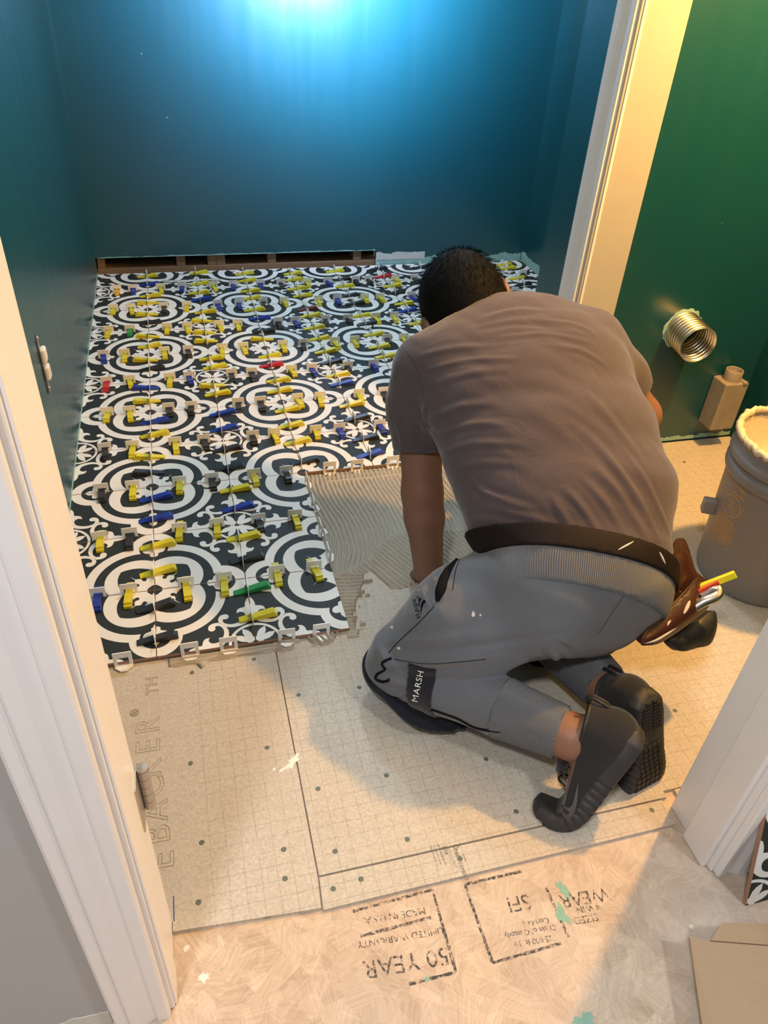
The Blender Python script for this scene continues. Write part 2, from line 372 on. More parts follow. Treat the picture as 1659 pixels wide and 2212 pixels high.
M['dust'] = plain('chalky_mortar_dust', (0.62, 0.57, 0.54), 0.9, var=0.2, scale=80)
M['rubber'] = plain('black_rubber', (0.018, 0.018, 0.020), 0.5, var=0.2, scale=40, bump=0.1)
M['shoe'] = fabric('charcoal_mesh_upper', (0.022, 0.022, 0.024), 0.2, 500)
M['sole'] = plain('black_foam_midsole', (0.030, 0.030, 0.031), 0.55, var=0.2, scale=40, bump=0.15, bscale=120)
M['swoosh'] = plain('grey_shoe_mark', (0.075, 0.075, 0.078), 0.5)
M['yellow_tool'] = plain('yellow_tool_plastic', (0.85, 0.78, 0.02), 0.35, var=0.04)
M['red_tool'] = plain('red_tool_plastic', (0.62, 0.06, 0.02), 0.35, var=0.06)
M['outlet'] = plain('white_outlet_plastic', (0.78, 0.77, 0.73), 0.35, var=0.04)
M['foil'] = plain('clear_plastic_strip', (0.60, 0.60, 0.57), 0.18, var=0.35, scale=60, bump=0.5, bscale=60, bdist=0.004)

# ================================================================== the setting
def S(o): o['kind'] = 'structure'; return o
HT = 2.45
floor = S(box('floor', (-1.3, -2.9, ZO - 0.03), (2.7, 2.55, ZO), M['osb']))
S(box('ceiling', (-1.3, -2.9, HT), (2.7, 2.55, HT + 0.05), M['ceiling']))
wall_left = S(box('wall_left', (-0.12, -0.535, ZO), (0.0, 2.43, HT), M['wall']))
# far wall: its board stops short of the floor on the left, showing the framing behind
bm = bmesh.new()
bm_box(bm, (-0.01, 2.240, 0.067), (1.222, 2.253, HT)); bm_box(bm, (1.222, 2.240, ZB), (1.97, 2.253, HT))
wall_back = S(link('wall_back', from_bm('wall_back', bm, M['wall'])))
box('bottom_plate', (0.0, 2.2545, ZB), (1.235, 2.345, 0.017), M['lumber'], wall_back, 0.003)
for x0, x1 in ((0.004, 0.034), (0.330, 0.368), (0.463, 0.501), (0.502, 0.540), (0.727, 0.765), (1.120, 1.158)):
    box('stud', (x0, 2.256, 0.017), (x1, 2.345, 0.30), M['lumber'], wall_back, 0.002)
box('sheathing', (0.0, 2.346, 0.0), (1.24, 2.356, 0.35), M['cavity'], wall_back)
def ragged(x0, x1, zlo, zhi, n, seed, amp):
    rnd = random.Random(seed)
    slow = [rnd.uniform(-1, 1) for _ in range(n // 6 + 2)]
    return [(x0 + (x1 - x0) * i / n, zhi + amp * (0.7 * (slow[i // 6] * (1 - i % 6 / 6) + slow[i // 6 + 1] * (i % 6 / 6)) + 0.4 * rnd.uniform(-1, 1))) for i in range(n + 1)]
def patch(name, mat, parent, pts_top, zlo, y0, y1, axis='y'):
    """a thin ragged-topped skim on a wall; axis is the wall's normal"""
    V, F = [], []
    n = len(pts_top)
    for d in (y0, y1):
        for x, z in pts_top:
            V.append((x, d, zlo) if axis == 'y' else (d, x, zlo)); V.append((x, d, z) if axis == 'y' else (d, x, z))
    o = 2 * n
    for i in range(n - 1):
        F += [(2 * i, 2 * i + 2, 2 * i + 3, 2 * i + 1), (o + 2 * i, o + 2 * i + 1, o + 2 * i + 3, o + 2 * i + 2), (2 * i + 1, 2 * i + 3, o + 2 * i + 3, o + 2 * i + 1)]
    return link(name, mesh(name, V, F, mat), parent)
patch('bare_strip', M['primer'], wall_left, ragged(0.2, 2.239, 0, 0.0085, 260, 12, 0.004), ZB, 0.0001, 0.0013, axis='x')
patch('bare_strip', M['primer'], wall_back, ragged(1.223, 1.95, 0, 0.034, 150, 1, 0.009), ZB, 2.2388, 2.2399)
patch('joint_compound', M['spackle'], wall_back, ragged(1.224, 1.46, 0, 0.054, 60, 2, 0.006), 0.022, 2.2378, 2.2387)
patch('torn_edge', M['primer'], wall_back, ragged(0.01, 1.22, 0, 0.0700, 240, 3, 0.0030), 0.0670, 2.2382, 2.2399)
wall_right = S(box('wall_right', (1.955, 0.828, ZO), (2.08, 2.43, HT), M['wall']))
patch('bare_strip', M['primer'], wall_right, ragged(1.2, 2.239, 0, 0.038, 200, 4, 0.010), ZB, 1.9535, 1.9549, axis='x')
wall_middle = S(box('wall_middle', (1.335, 0.600, ZO), (2.08, 0.83, HT), M['wall']))
patch('bare_strip', M['primer'], wall_middle, ragged(1.453, 1.99, 0, 0.006, 140, 5, 0.006), -0.006, 0.5975, 0.5999)
wall_corner = S(box('wall_corner', (1.994, -0.535, ZO), (2.08, 0.599, HT), M['wall']))
def two_sided(name, lo, hi):
    o = box(name, lo, hi, M['wall']); o.data.materials.append(M['grey_wall'])
    for p in o.data.polygons:
        if p.normal.y < -0.5: p.material_index = 1
    return S(o)
wfl = two_sided('wall_front_left', (-1.3, -0.648, ZO), (0.195, -0.536, HT))
wfr = two_sided('wall_front_right', (1.105, -0.648, ZO), (2.7, -0.536, HT))
two_sided('wall_front_header', (0.195, -0.648, 2.08), (1.105, -0.536, HT))
patch('bare_strip', M['spackle'], wfl, ragged(-0.9, 0.132, 0, 0.020, 200, 6, 0.008), ZO, -0.6495, -0.6481)
S(box('wall_hall_left', (-1.36, -2.9, ZO), (-1.301, -0.65, HT), M['grey_wall']))
S(box('wall_hall_right', (2.701, -2.9, ZO), (2.76, -0.65, HT), M['grey_wall']))
S(box('wall_hall_back', (-1.3, -2.96, ZO), (2.7, -2.901, HT), M['grey_wall']))

# hall doorway: jambs, stops, moulded casings, hinge
CAS = [(0.0, 0.0), (0.0, 0.009), (0.003, 0.0115), (0.016, 0.0115), (0.020, 0.0075), (0.026, 0.0095), (0.036, 0.0145), (0.046, 0.0165),
       (0.0495, 0.0165), (0.053, 0.0125), (0.056, 0.0160), (0.066, 0.0168), (0.070, 0.0135), (0.070, 0.0)]
def casing(name, parent, org, du, dn, z0, z1, mat, wid=1.0):
    """moulding profile swept up the wall: du runs away from the opening, dn out of the wall"""
    V, F = [], []; n = len(CAS)
    for z in (z0, z1):
        for a, b in CAS:
            V.append((org[0] + du[0] * a * wid + dn[0] * b, org[1] + du[1] * a * wid + dn[1] * b, z))
    for i in range(n): F.append((i, (i + 1) % n, n + (i + 1) % n, n + i))
    F += [tuple(range(n))[::-1], tuple(range(n, 2 * n))]
    o = link(name, mesh(name, V, F, mat), parent)
    return o
door_1 = S(empty('door_1', (0.65, -0.59, ZO)))
def adopt(o, p):
    o.parent = p; o.matrix_parent_inverse = Matrix.Translation(-Vector(p.location)); return o
adopt(box('jamb', (0.195, -0.650, ZO + 0.001), (0.215, -0.532, 2.08), M['white_trim'], None, 0.0015), door_1)
adopt(box('jamb', (1.085, -0.650, ZO + 0.001), (1.105, -0.528, 2.08), M['white_trim'], None, 0.0015), door_1)
adopt(box('jamb', (0.195, -0.650, 2.06), (1.105, -0.532, 2.08), M['white_trim'], None, 0.0015), door_1)
adopt(box('door_stop', (1.073, -0.640, ZO + 0.001), (1.0855, -0.582, 2.06), M['white_trim'], None, 0.003), door_1)
adopt(box('door_stop', (0.2145, -0.646, ZO + 0.001), (0.2185, -0.600, 2.06), M['white_trim'], None, 0.0015), door_1)
adopt(casing('casing', None, (0.209, -0.650), (-1, 0), (0, -1), ZO + 0.001, 2.15, M['white_trim']), door_1)
adopt(casing('casing', None, (1.091, -0.650), (1, 0), (0, -1), ZO + 0.001, 2.15, M['white_trim']), door_1)
hz0, hz1 = 0.296, 0.375
hg = adopt(box('hinge', (0.2145, -0.562, hz0 - 0.006), (0.2168, -0.530, hz1 + 0.004), M['brass'], None, 0.0006), door_1)
parts = []
for k in range(5):
    a = hz0 + (hz1 - hz0) * k / 5 + 0.0006; b = hz0 + (hz1 - hz0) * (k + 1) / 5 - 0.0006
    parts.append(lathe([(0.0001, a), (0.0076, a), (0.0076, b), (0.0001, b)], 24))
parts.append(lathe([(0.0070, hz0), (0.0070, hz1)], 20)); parts.append(lathe([(0.0076, hz1), (0.0072, hz1 + 0.002), (0.0001, hz1 + 0.0025)], 24))
V, F = merge(parts); V = [(x + 0.2235, y - 0.529, z) for x, y, z in V]
kn = link('knuckle', mesh('knuckle', V, F, M['brass'], True)); kn.parent = hg; es = kn.modifiers.new('edges', 'EDGE_SPLIT'); es.split_angle = radians(40)
# closet doorway: wide cream jamb facing the viewer, grey moulded casing on the tiled side
door_2 = S(empty('door_2', (1.39, 0.6, ZO)))
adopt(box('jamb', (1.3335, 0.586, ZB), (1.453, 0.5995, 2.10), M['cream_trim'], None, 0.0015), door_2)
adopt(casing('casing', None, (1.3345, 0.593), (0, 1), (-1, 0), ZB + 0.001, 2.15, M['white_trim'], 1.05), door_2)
adopt(box('door_stop', (1.340, 0.5835, ZB), (1.347, 0.5862, 2.10), M['white_trim'], None, 0.0008), door_2)

# bare outlet in the left wall, its box showing above and below
ot = empty('wall_outlet', (0.0, 0.640, 0.36))
tag(ot, 'white twin outlet without a cover plate in the left wall', 'outlet')
bm = bmesh.new(); bm_box(bm, (-0.004, 0.618, 0.292), (0.0012, 0.664, 0.428), 0.001); adopt(link('cutout', from_bm('cutout', bm, M['rubber'])), ot)
bm = bmesh.new(); bm_box(bm, (0.0006, 0.632, 0.285), (0.0028, 0.650, 0.432), 0.0008); adopt(link('yoke', from_bm('yoke', bm, M['steel'])), ot)
for zc in (0.338, 0.382):
    bm = bmesh.new(); bm_box(bm, (0.001, 0.6255, zc - 0.0175), (0.0135, 0.6570, zc + 0.0175), 0.005, 3)
    r = adopt(link('receptacle', from_bm('receptacle', bm, M['outlet'])), ot)
for zc in (0.296, 0.424):
    V, F = lathe([(0.0001, 0.003), (0.003, 0.0025), (0.0036, 0)], 14); V = [(0.0028 + z, 0.641 + x, zc + y) for x, y, z in V]
    adopt(link('screw', mesh('screw', V, F, M['steel'])), ot)

# ------------------------------------------------------------------ cement boards
def board(poly, z0=ZO, z1=ZB):
    V, F = prism(poly, z0, z1)
    return link('cement_board', mesh('cement_board', V, F, M['board']), floor)
bd_left = board([(0.002, -0.534), (0.194, -0.534), (0.216, -0.534), (0.216, -0.548), (0.4395, -0.5645), (0.4430, -0.515), (0.4436, 0.6), (0.4436, 2.238), (0.002, 2.238)])
bd_main = board([(0.4456, -0.5135), (1.084, -0.5125), (1.084, -0.5), (1.992, -0.5), (1.992, 0.596), (1.334, 0.596), (1.334, 0.83), (1.953, 0.83), (1.953, 2.238), (0.4456, 2.238)])
bd_strip = board([(0.4425, -0.5680), (1.071, -0.5630), (1.0715, -0.5160), (0.4455, -0.5170)])
bd_close = board([(1.106, -0.534), (1.992, -0.534), (1.992, -0.502), (1.106, -0.502)])
def spot(px, py, z=ZB): 
    p = UZ(px, py, z); return p
SV, SF = lathe([(0.0001, 0.0002), (0.0012, 0.0002), (0.0016, 0.0008), (0.0040, 0.0008), (0.0046, 0.0), (0.0052, -0.0005)], 14)
screw_me = mesh('screw', SV, SF, M['screw'], True)
for par, L in ((bd_left, [(415, 1453), (549, 1424), (412, 1649), (577, 1615), (436, 1820), (613, 1835), (429, 1949), (616, 1898)]),
               (bd_main, [(645, 1501), (687, 1704), (724, 1839), (880, 1813), (1115, 1753), (776, 1485), (835, 1675), (1050, 1640), (1358, 1385), (1458, 1535), (1478, 998)]),
               (bd_strip, [(720, 1920), (780, 1899), (994, 1855), (1408, 1750)])):
    for q in L:
        p = spot(*q); o = link('screw', screw_me, par); o.location = (p[0], p[1], ZB)
# lettering: embossed maker's words up the left board, printed notes on the threshold strip
def place_text(body, size, org, ux, uy, z, mat, parent, name, outline=0.0, align='CENTER', spacing=1.0):
    V, F = text_mesh(body, size, outline, align, spacing)
    ux = np.asarray(ux, float); uy = np.asarray(uy, float)
    W = [(org[0] + v[0] * ux[0] + v[1] * uy[0], org[1] + v[0] * ux[1] + v[1] * uy[1], z + v[2]) for v in V]
    return link(name, mesh(name, W, F, mat), parent)
def emb(body, px, py, size):
    p = UZ(px, py, ZB); place_text(body, size, p, (0.02, 1.0), (-1.0, 0.02), ZB + 0.0003, M['emboss'], bd_left, 'embossed_lettering', 0.00055)
for ch, px, py in (('T', 331, 1492), ('H', 329, 1472), ('E', 323, 1612), ('R', 322, 1567), ('K', 325, 1660), ('C', 330, 1700), ('A', 338, 1752), ('B', 342, 1803), ('E', 350, 1860)):
    emb(ch, px, py, 0.034 if ch in 'TH' else 0.062)
emb('\u00ae', 292, 1540, 0.022)
def note(body, px, py, size, par=bd_strip, z=ZB, mat=None, name='printed_notice', ang=-88, outline=0.0, spacing=1.0):
    p = UZ(px, py, z); a = radians(ang)
    return place_text(body, size, p, (cos(a), sin(a)), (-sin(a), cos(a)), z + 0.0004, mat or M['ink_fine'], par, name, outline, spacing=spacing)
note('FIBER CEMENT', 995, 1868, 0.0085)
note('GER', 961, 1838, 0.0085)
for i, (px, py) in enumerate(((938, 1848), (945, 1845), (952, 1842), (956, 1846), (972, 1848), (978, 1852))):
    note('cutting or sanding makes dust', px, py, 0.0030)
note('4 ft x 8 ft', 1003, 1852, 0.0036)
tri = [UZ(q[0], q[1], ZB) for q in ((977, 1829), (992, 1826), (987, 1838))]
c = sum(tri) / 3
VV, FF = [], []
for s in (1.0, 0.62):
    for q in tri: VV.append((c[0] + (q[0] - c[0]) * s, c[1] + (q[1] - c[1]) * s, ZB + 0.0004))
FF = [(i, (i + 1) % 3, 3 + (i + 1) % 3, 3 + i) for i in range(3)]
link('printed_notice', mesh('printed_notice', VV, FF, M['ink_fine']), bd_strip)
# mill stamps on the subfloor, read from the far side
def bar(px0, px1, w, z=ZO, mat=None):
    a, b = UZ(*px0, z)[:2], UZ(*px1, z)[:2]; d = (b - a) / np.linalg.norm(b - a); n = np.array([-d[1], d[0]]) * w / 2
    k = 12; rnd = random.Random(int(px0[0])); V, F = [], []
    for i in range(k + 1):
        p = a + (b - a) * i / k; j = rnd.uniform(0.75, 1.15)
        V += [(*(p + n * j), z + 0.0003), (*(p - n * j), z + 0.0003)]
    for i in range(k): F.append((2 * i, 2 * i + 1, 2 * i + 3, 2 * i + 2))
    link('stamp_line', mesh('stamp_line', V, F, mat or M['ink']), floor)
for a, b in (((762, 1969), (934, 1922)), ((934, 1922), (985, 2100)), ((778, 2023), (931, 1982)), ((884, 2126), (985, 2100)),
             ((1004, 1911), (1128, 1882)), ((1004, 1911), (1064, 2080)), ((1064, 2080), (1212, 2038)), ((1180, 1918), (1228, 2025))):
    bar(a, b, 0.0048)
def stamp(body, px, py, size, ang=176, spacing=1.0): note(body, px, py, size, floor, ZO, M['ink'], 'stamped_lettering', ang, 0.0, spacing)
stamp('MADE IN U.S.A.', 852, 1978, 0.0148)
stamp('LIMITED WARRANTY', 866, 2025, 0.0142)
stamp('50 YEAR', 878, 2078, 0.036)
stamp('Certified', 1158, 1992, 0.0120); stamp('Chain of Custody', 1146, 2012, 0.0120); stamp('25.000 ft. 10', 1152, 2033, 0.0120)
stamp('SFI', 1120, 1950, 0.034)
stamp('WEAR', 1262, 1938, 0.030, 176); stamp('4 WIN', 1270, 1962, 0.014); stamp('SIZED', 1265, 1985, 0.016)
# pencil line, smears
p = [UZ(375, 1936, ZB), UZ(376, 1990, ZB)]
link('pencil_line', mesh('pencil_line', [(q[0] + s * 0.0008, q[1], ZB + 0.0003) for q in p for s in (-1, 1)], [(0, 1, 3, 2)], M['blue_pencil']), bd_left)
def smear(px, py, w, h, ang, mat, par, z, seed):
    rnd = random.Random(seed); c = UZ(px, py, z); n = 26; V = [(c[0], c[1], z + 0.0009)]
    for k in range(n):
        t = 2 * pi * k / n; r = rnd.uniform(0.45, 1.1); x, y = w * r * cos(t), h * r * sin(t)
        V.append((c[0] + x * cos(ang) - y * sin(ang), c[1] + x * sin(ang) + y * cos(ang), z + 0.0004))
    link('smear', mesh('smear', V, [(0, 1 + k, 1 + (k + 1) % n) for k in range(n)], mat), par)
smear(632, 1646, 0.022, 0.008, 0.7, M['white_smear'], bd_main, ZB, 1); smear(612, 1662, 0.010, 0.004, 0.3, M['white_smear'], bd_left, ZB, 2)
smear(640, 1632, 0.010, 0.003, 0.9, M['white_smear'], bd_main, ZB, 9); smear(592, 1662, 0.004, 0.003, 0.9, M['white_smear'], bd_left, ZB, 10)
smear(1215, 1920, 0.020, 0.009, 1.9, M['teal_smear'], floor, ZO, 3); smear(1213, 1975, 0.022, 0.010, 1.7, M['teal_smear'], floor, ZO, 4)
smear(1262, 2212, 0.020, 0.014, 0.2, M['teal_smear'], floor, ZO, 5); smear(922, 2115, 0.005, 0.004, 0.2, M['teal_smear'], floor, ZO, 6)
smear(403, 2048, 0.008, 0.006, 0.2, M['white_smear'], floor, ZO, 7); smear(440, 2112, 0.011, 0.008, 0.2, M['white_smear'], floor, ZO, 8)

# ================================================================== patterned tiles
def circ(cx, cy, r, n=56, a0=0, a1=2 * pi):
    return [(cx + r * cos(a0 + (a1 - a0) * k / n), cy + r * sin(a0 + (a1 - a0) * k / n)) for k in range(n)]
def sm(pts, n=4): return [tuple(p) for p in catmull(pts, n)]
def flip(p): return [(b, a) for a, b in p]
LAY = []                                      # painter's order: (polygon, white?)
A = []
LAY.append((circ(0.15, 0.15, 0.611, 90), 1))
for cc in ((0, 0.74), (0.74, 0)): LAY.append((circ(*cc, 0.27), 1))
LAY.append((circ(0.15, 0.15, 0.503, 80), 0))
for cc in ((0, 0.72), (0.72, 0)): LAY.append((circ(*cc, 0.165), 0))
tre = sm([(0.0, 0.566), (0.046, 0.590), (0.049, 0.630), (0.108, 0.655), (0.132, 0.712), (0.099, 0.749), (0.052, 0.747), (0.045, 0.792), (0.0, 0.842)])
tre = tre + [(-0.02, 0.842), (-0.02, 0.566)]
LAY += [(tre, 1), (flip(tre), 1)]
LAY.append((circ(0.19, 0.19, 0.35, 70), 1))
# black quatrefoil with cusps, inside the inner ring
arc = [(0.22 + 0.33 * sin(t), 0.07 + 0.33 * cos(t)) for t in np.linspace(-0.75, 0.46, 22)]
q = [p for p in arc if p[0] > -0.03]; d = (0.366, 0.366)
LAY.append(([(-0.03, -0.03), (-0.03, q[0][1])] + q[:-1] + [d] + flip(q[:-1])[::-1] + [(q[0][1], -0.03)], 0))
half = [(-0.02, 0.325), (0.0, 0.318), (0.030, 0.281), (0.086, 0.237), (0.110, 0.228), (0.088, 0.205), (0.085, 0.180), (0.105, 0.162), (0.130, 0.172), (0.140, 0.205), (0.163, 0.217), (0.205, 0.212)]
LAY.append(([(-0.02, -0.02)] + half + [(0.268, 0.268)] + flip(half)[::-1], 1))
LAY.append(([(-0.02, -0.02), (-0.02, 0.083), (0.028, 0.079), (0.046, 0.060), (0.060, 0.046), (0.079, 0.028), (0.083, -0.02)], 0))
# scrolls and half-lilies
out = sm([(0.317, 1.0), (0.335, 0.972), (0.403, 0.948), (0.455, 0.945)], 4) + sm([(0.462, 0.915), (0.472, 0.880), (0.497, 0.853), (0.540, 0.845)], 4) + \
    sm([(0.540, 0.845), (0.526, 0.878), (0.533, 0.908), (0.560, 0.930), (0.603, 0.930), (0.648, 0.908), (0.677, 0.858), (0.691, 0.800), (0.686, 0.748), (0.664, 0.708), (0.633, 0.690), (0.604, 0.699),
        (0.607, 0.726), (0.590, 0.752), (0.560, 0.757), (0.538, 0.741), (0.531, 0.713), (0.545, 0.672), (0.588, 0.646), (0.640, 0.646), (0.670, 0.662)], 5)
inn = sm([(0.72, 0.72), (0.739, 0.782), (0.733, 0.858), (0.712, 0.920), (0.675, 0.968), (0.64, 1.0)], 5)
LAY.append((out + flip(out)[::-1][1:] + [(1.02, 0.317), (1.02, 0.64)] + flip(inn)[::-1][:-1] + inn + [(0.64, 1.02), (0.317, 1.02)], 1))
# rosette round the far corner
LAY += [(circ(1, 1, 0.277, 70), 1), (circ(1, 1, 0.245, 60), 0), (circ(1, 1, 0.082, 24), 1)]
for ang in (29, 61, -29, 119, -61, 151):
    a = radians(180 + ang); tip, w = 0.243, 0.040
    prof = [(0.05, 0.016), (0.10, 0.030), (0.145, w), (0.19, 0.034), (0.225, 0.014), (tip, 0.0)]
    L = [(r, h) for r, h in prof] + [(r, -h) for r, h in prof[:-1][::-1]]
    LAY.append(([(1 + r * cos(a) - h * sin(a), 1 + r * sin(a) + h * cos(a)) for r, h in L], 1))
LAY.append((circ(1, 1, 0.031, 8, pi / 8, 2 * pi + pi / 8), 0))

def inside(poly, X, Y):
    P = np.asarray(poly); x0, y0 = P[:, 0], P[:, 1]; x1, y1 = np.roll(x0, -1), np.roll(y0, -1)
    r = np.zeros(len(X), bool)
    for a, b, c, d in zip(x0, y0, x1, y1):
        m = (b > Y) != (d > Y)
        with np.errstate(divide='ignore', invalid='ignore'):
            r ^= m & (X < (c - a) * (Y - b) / (d - b + 1e-30) + a)
    return r
_cdt = None
def pattern():
    global _cdt
    if _cdt is not None: return _cdt
    V, E = [], []
    def add(poly):
        o = len(V); n = len(poly)
        V.extend(Vector((float(a), float(b))) for a, b in poly); E.extend((o + i, o + (i + 1) % n) for i in range(n))
    add([(0, 0), (1, 0), (1, 1), (0, 1)])
    for p, _ in LAY: add(p)
    r = delaunay_2d_cdt(V, E, [], 0, 1e-6)
    vs = np.array([v[:] for v in r[0]]); fs = [f for f in r[2] if len(f) == 3]
    ctr = np.array([vs[list(f)].mean(0) for f in fs])
    ok = (ctr[:, 0] > 0) & (ctr[:, 0] < 1) & (ctr[:, 1] > 0) & (ctr[:, 1] < 1)
    col = np.zeros(len(fs), int)
    for p, w in LAY: col[inside(p, ctr[:, 0], ctr[:, 1])] = w
    _cdt = (vs, [f for f, k in zip(fs, ok) if k], col[ok]); return _cdt
def tile_mesh(name, u0=0.0, u1=1.0, v0=0.0, v1=1.0, th=0.0075):
    """top print as planar triangles, with real thickness; medallion corner at local (0,0), rosette at (1,1)"""
    vs, fs, col = pattern(); g = 0.0011 / T
    a0, a1, b0, b1 = u0 + g, u1 - g, v0 + g, v1 - g
    bm = bmesh.new(); bv = [bm.verts.new((x, y, 0)) for x, y in vs]
    for f, c in zip(fs, col):
        try: fc = bm.faces.new([bv[i] for i in f]); fc.material_index = 0 if c else 1
        except ValueError: pass
    for co, no in (((a0, 0, 0), (-1, 0, 0)), ((a1, 0, 0), (1, 0, 0)), ((0, b0, 0), (0, -1, 0)), ((0, b1, 0), (0, 1, 0))):
        bmesh.ops.bisect_plane(bm, geom=bm.verts[:] + bm.edges[:] + bm.faces[:], plane_co=co, plane_no=no, clear_outer=True, dist=1e-7)
    bmesh.ops.delete(bm, geom=[v for v in bm.verts if not v.link_faces], context='VERTS')
    bmesh.ops.scale(bm, vec=(T, T, 1), verts=bm.verts)
    for f in bm.faces:
        if f.calc_center_median().z >= 0 and f.normal.z < 0: f.normal_flip()
    bm.normal_update()
    for f in bm.faces:
        if f.normal.z < 0: f.normal_flip()
    x0, x1, y0, y1 = a0 * T, a1 * T, b0 * T, b1 * T; e = 0.0005
    ring = [(x0, y0), (x1, y0), (x1, y1), (x0, y1)]
    top = [bm.verts.new((x, y, 0)) for x, y in ring]
    mid = [bm.verts.new((x + (e if x == x1 else -e), y + (e if y == y1 else -e), -0.0008)) for x, y in ring]
    bot = [bm.verts.new((x + (e if x == x1 else -e), y + (e if y == y1 else -e), -th)) for x, y in ring]
    for i in range(4):
        j = (i + 1) % 4
        f = bm.faces.new((mid[i], mid[j], top[j], top[i])); f.material_index = 2
        f = bm.faces.new((bot[i], bot[j], mid[j], mid[i])); f.material_index = 2
    f = bm.faces.new(bot[::-1]); f.material_index = 2
    return from_bm(name, bm, [M['tile_w'], M['tile_k'], M['tile_side']])
TILE = tile_mesh('patterned_tile')
rnd = random.Random(7)
def put_tile(i, j, me=None):
    """tile between long joints i, i+1 and cross joints j, j+1; medallions sit on the odd crossings"""
    mx, my = (i + 1 if i % 2 == 0 else i), (j + 1 if j % 2 == 0 else j)
    rot = {(0, 0): 0, (1, 0): 90, (1, 1): 180, (0, 1): 270}[(mx - i, my - j)]
    o = link('tile', me or TILE, floor)
    o.location = (mx * T, my * T, rnd.uniform(-0.00035, 0.00035)); o.rotation_euler = (rnd.uniform(-0.0012, 0.0012), rnd.uniform(-0.0012, 0.0012), radians(rot))
    return rot
# the right column is cut to the wall, the last row is a sliver
_k = 1 - (1.3315 - 6 * T) / T
CLO_A = tile_mesh('cut_tile', 0, 1, _k, 1); CLO_B = tile_mesh('cut_tile', _k, 1, 0, 1)
cutR = {}
for j in range(11):
    for i in range(0, 10):
        if j < 3 and i >= 3: continue
        if j < 4 and i >= 7: continue                       # the closet wall stands here
        if i == 9:
            my = j + 1 if j % 2 == 0 else j
            f = (1955 / 1000 - 0.003 - 9 * T) / T
            key = 'a' if my == j else 'b'
            if key not in cutR:
                cutR[key] = tile_mesh('cut_tile_' + key, 0, f, 0, 1) if key == 'a' else tile_mesh('cut_tile_' + key, 0, 1, 0, f)
            put_tile(i, j, cutR[key])
        elif i == 6 and j < 4: put_tile(i, j, CLO_A if j % 2 == 0 else CLO_B)
        else: put_tile(i, j)
# mortar under and between the tiles
bm = bmesh.new()
bm_box(bm, (0.002, 0.002, ZB), (3 * T - 0.002, 3 * T, -0.0072)); bm_box(bm, (0.002, 3 * T, ZB), (1.332, 0.832, -0.0072)); bm_box(bm, (0.002, 0.832, ZB), (1.952, 2.234, -0.0072))
jo = link('joint_bed', from_bm('joint_bed', bm, M['joint']), floor)

# ================================================================== levelling clips and wedges
def clip_mesh():
    bm = bmesh.new(); w, t = 0.0185, 0.0009
    bm_box(bm, (-w, -t, 0.0125), (w, t, 0.0275), 0.0005, 1)                                 # tab above the window
    bm_box(bm, (-w, -t, -0.0085), (-0.0112, t, 0.0126), 0.0004, 1); bm_box(bm, (0.0112, -t, -0.0085), (w, t, 0.0126), 0.0004, 1)
    bm_box(bm, (-0.0178, -0.0013, 0.0266), (0.0178, 0.0013, 0.0281), 0.0004, 1)             # rolled top lip
    V, F = prism([(-0.0175, -0.006), (-0.006, -0.0175), (0.006, -0.0175), (0.0175, -0.006), (0.0175, 0.006), (0.006, 0.0175), (-0.006, 0.0175), (-0.0175, 0.006)], -0.0090, -0.0080)
    bv = [bm.verts.new(v) for v in V]
    for f in F: bm.faces.new([bv[i] for i in f])
    return from_bm('leveling_clip', bm, M['clip'])
def wedge_mesh(key):
    prof = [(-0.036, 0.0), (-0.036, 0.0026), (-0.0345, 0.0034), (0.0400, 0.0142), (0.0425, 0.0136), (0.0432, 0.0080), (0.0475, 0.0078), (0.0482, 0.0068), (0.0482, 0.0)]
    V, F = [], []; n = len(prof)
    for s in (-1, 1):
        for x, z in prof:
            hw = 0.0078 + 0.0014 * (x + 0.036) / 0.084
            V.append((x, s * (hw - (0.0007 if z > 0.0055 else 0.0)), z))
    F = [tuple(range(n)), tuple(range(n, 2 * n))[::-1]] + [(i, n + i, n + (i + 1) % n, (i + 1) % n) for i in range(n)]
    bm = bmesh.new(); bv = [bm.verts.new(v) for v in V]
    for f in F: bm.faces.new([bv[i] for i in f])
    bmesh.ops.recalc_face_normals(bm, faces=bm.faces)
    bmesh.ops.bevel(bm, geom=[e for e in bm.edges if e.calc_face_angle(0) > 0.6], offset=0.0005, segments=1, affect='EDGES')
    return from_bm('leveling_wedge', bm, M['wedge_' + key])
CLIP = clip_mesh()
WED = {k: wedge_mesh(k) for k in ('Y', 'O', 'B', 'K', 'R', 'G', 'Mr')}
CNAME = {'Y': 'yellow', 'O': 'amber', 'B': 'blue', 'K': 'black', 'R': 'red', 'G': 'green', 'Mr': 'maroon'}
ORD = ['zeroth', 'first', 'second', 'third', 'fourth', 'fifth', 'sixth', 'seventh', 'eighth', 'ninth', 'tenth', 'eleventh', 'twelfth']
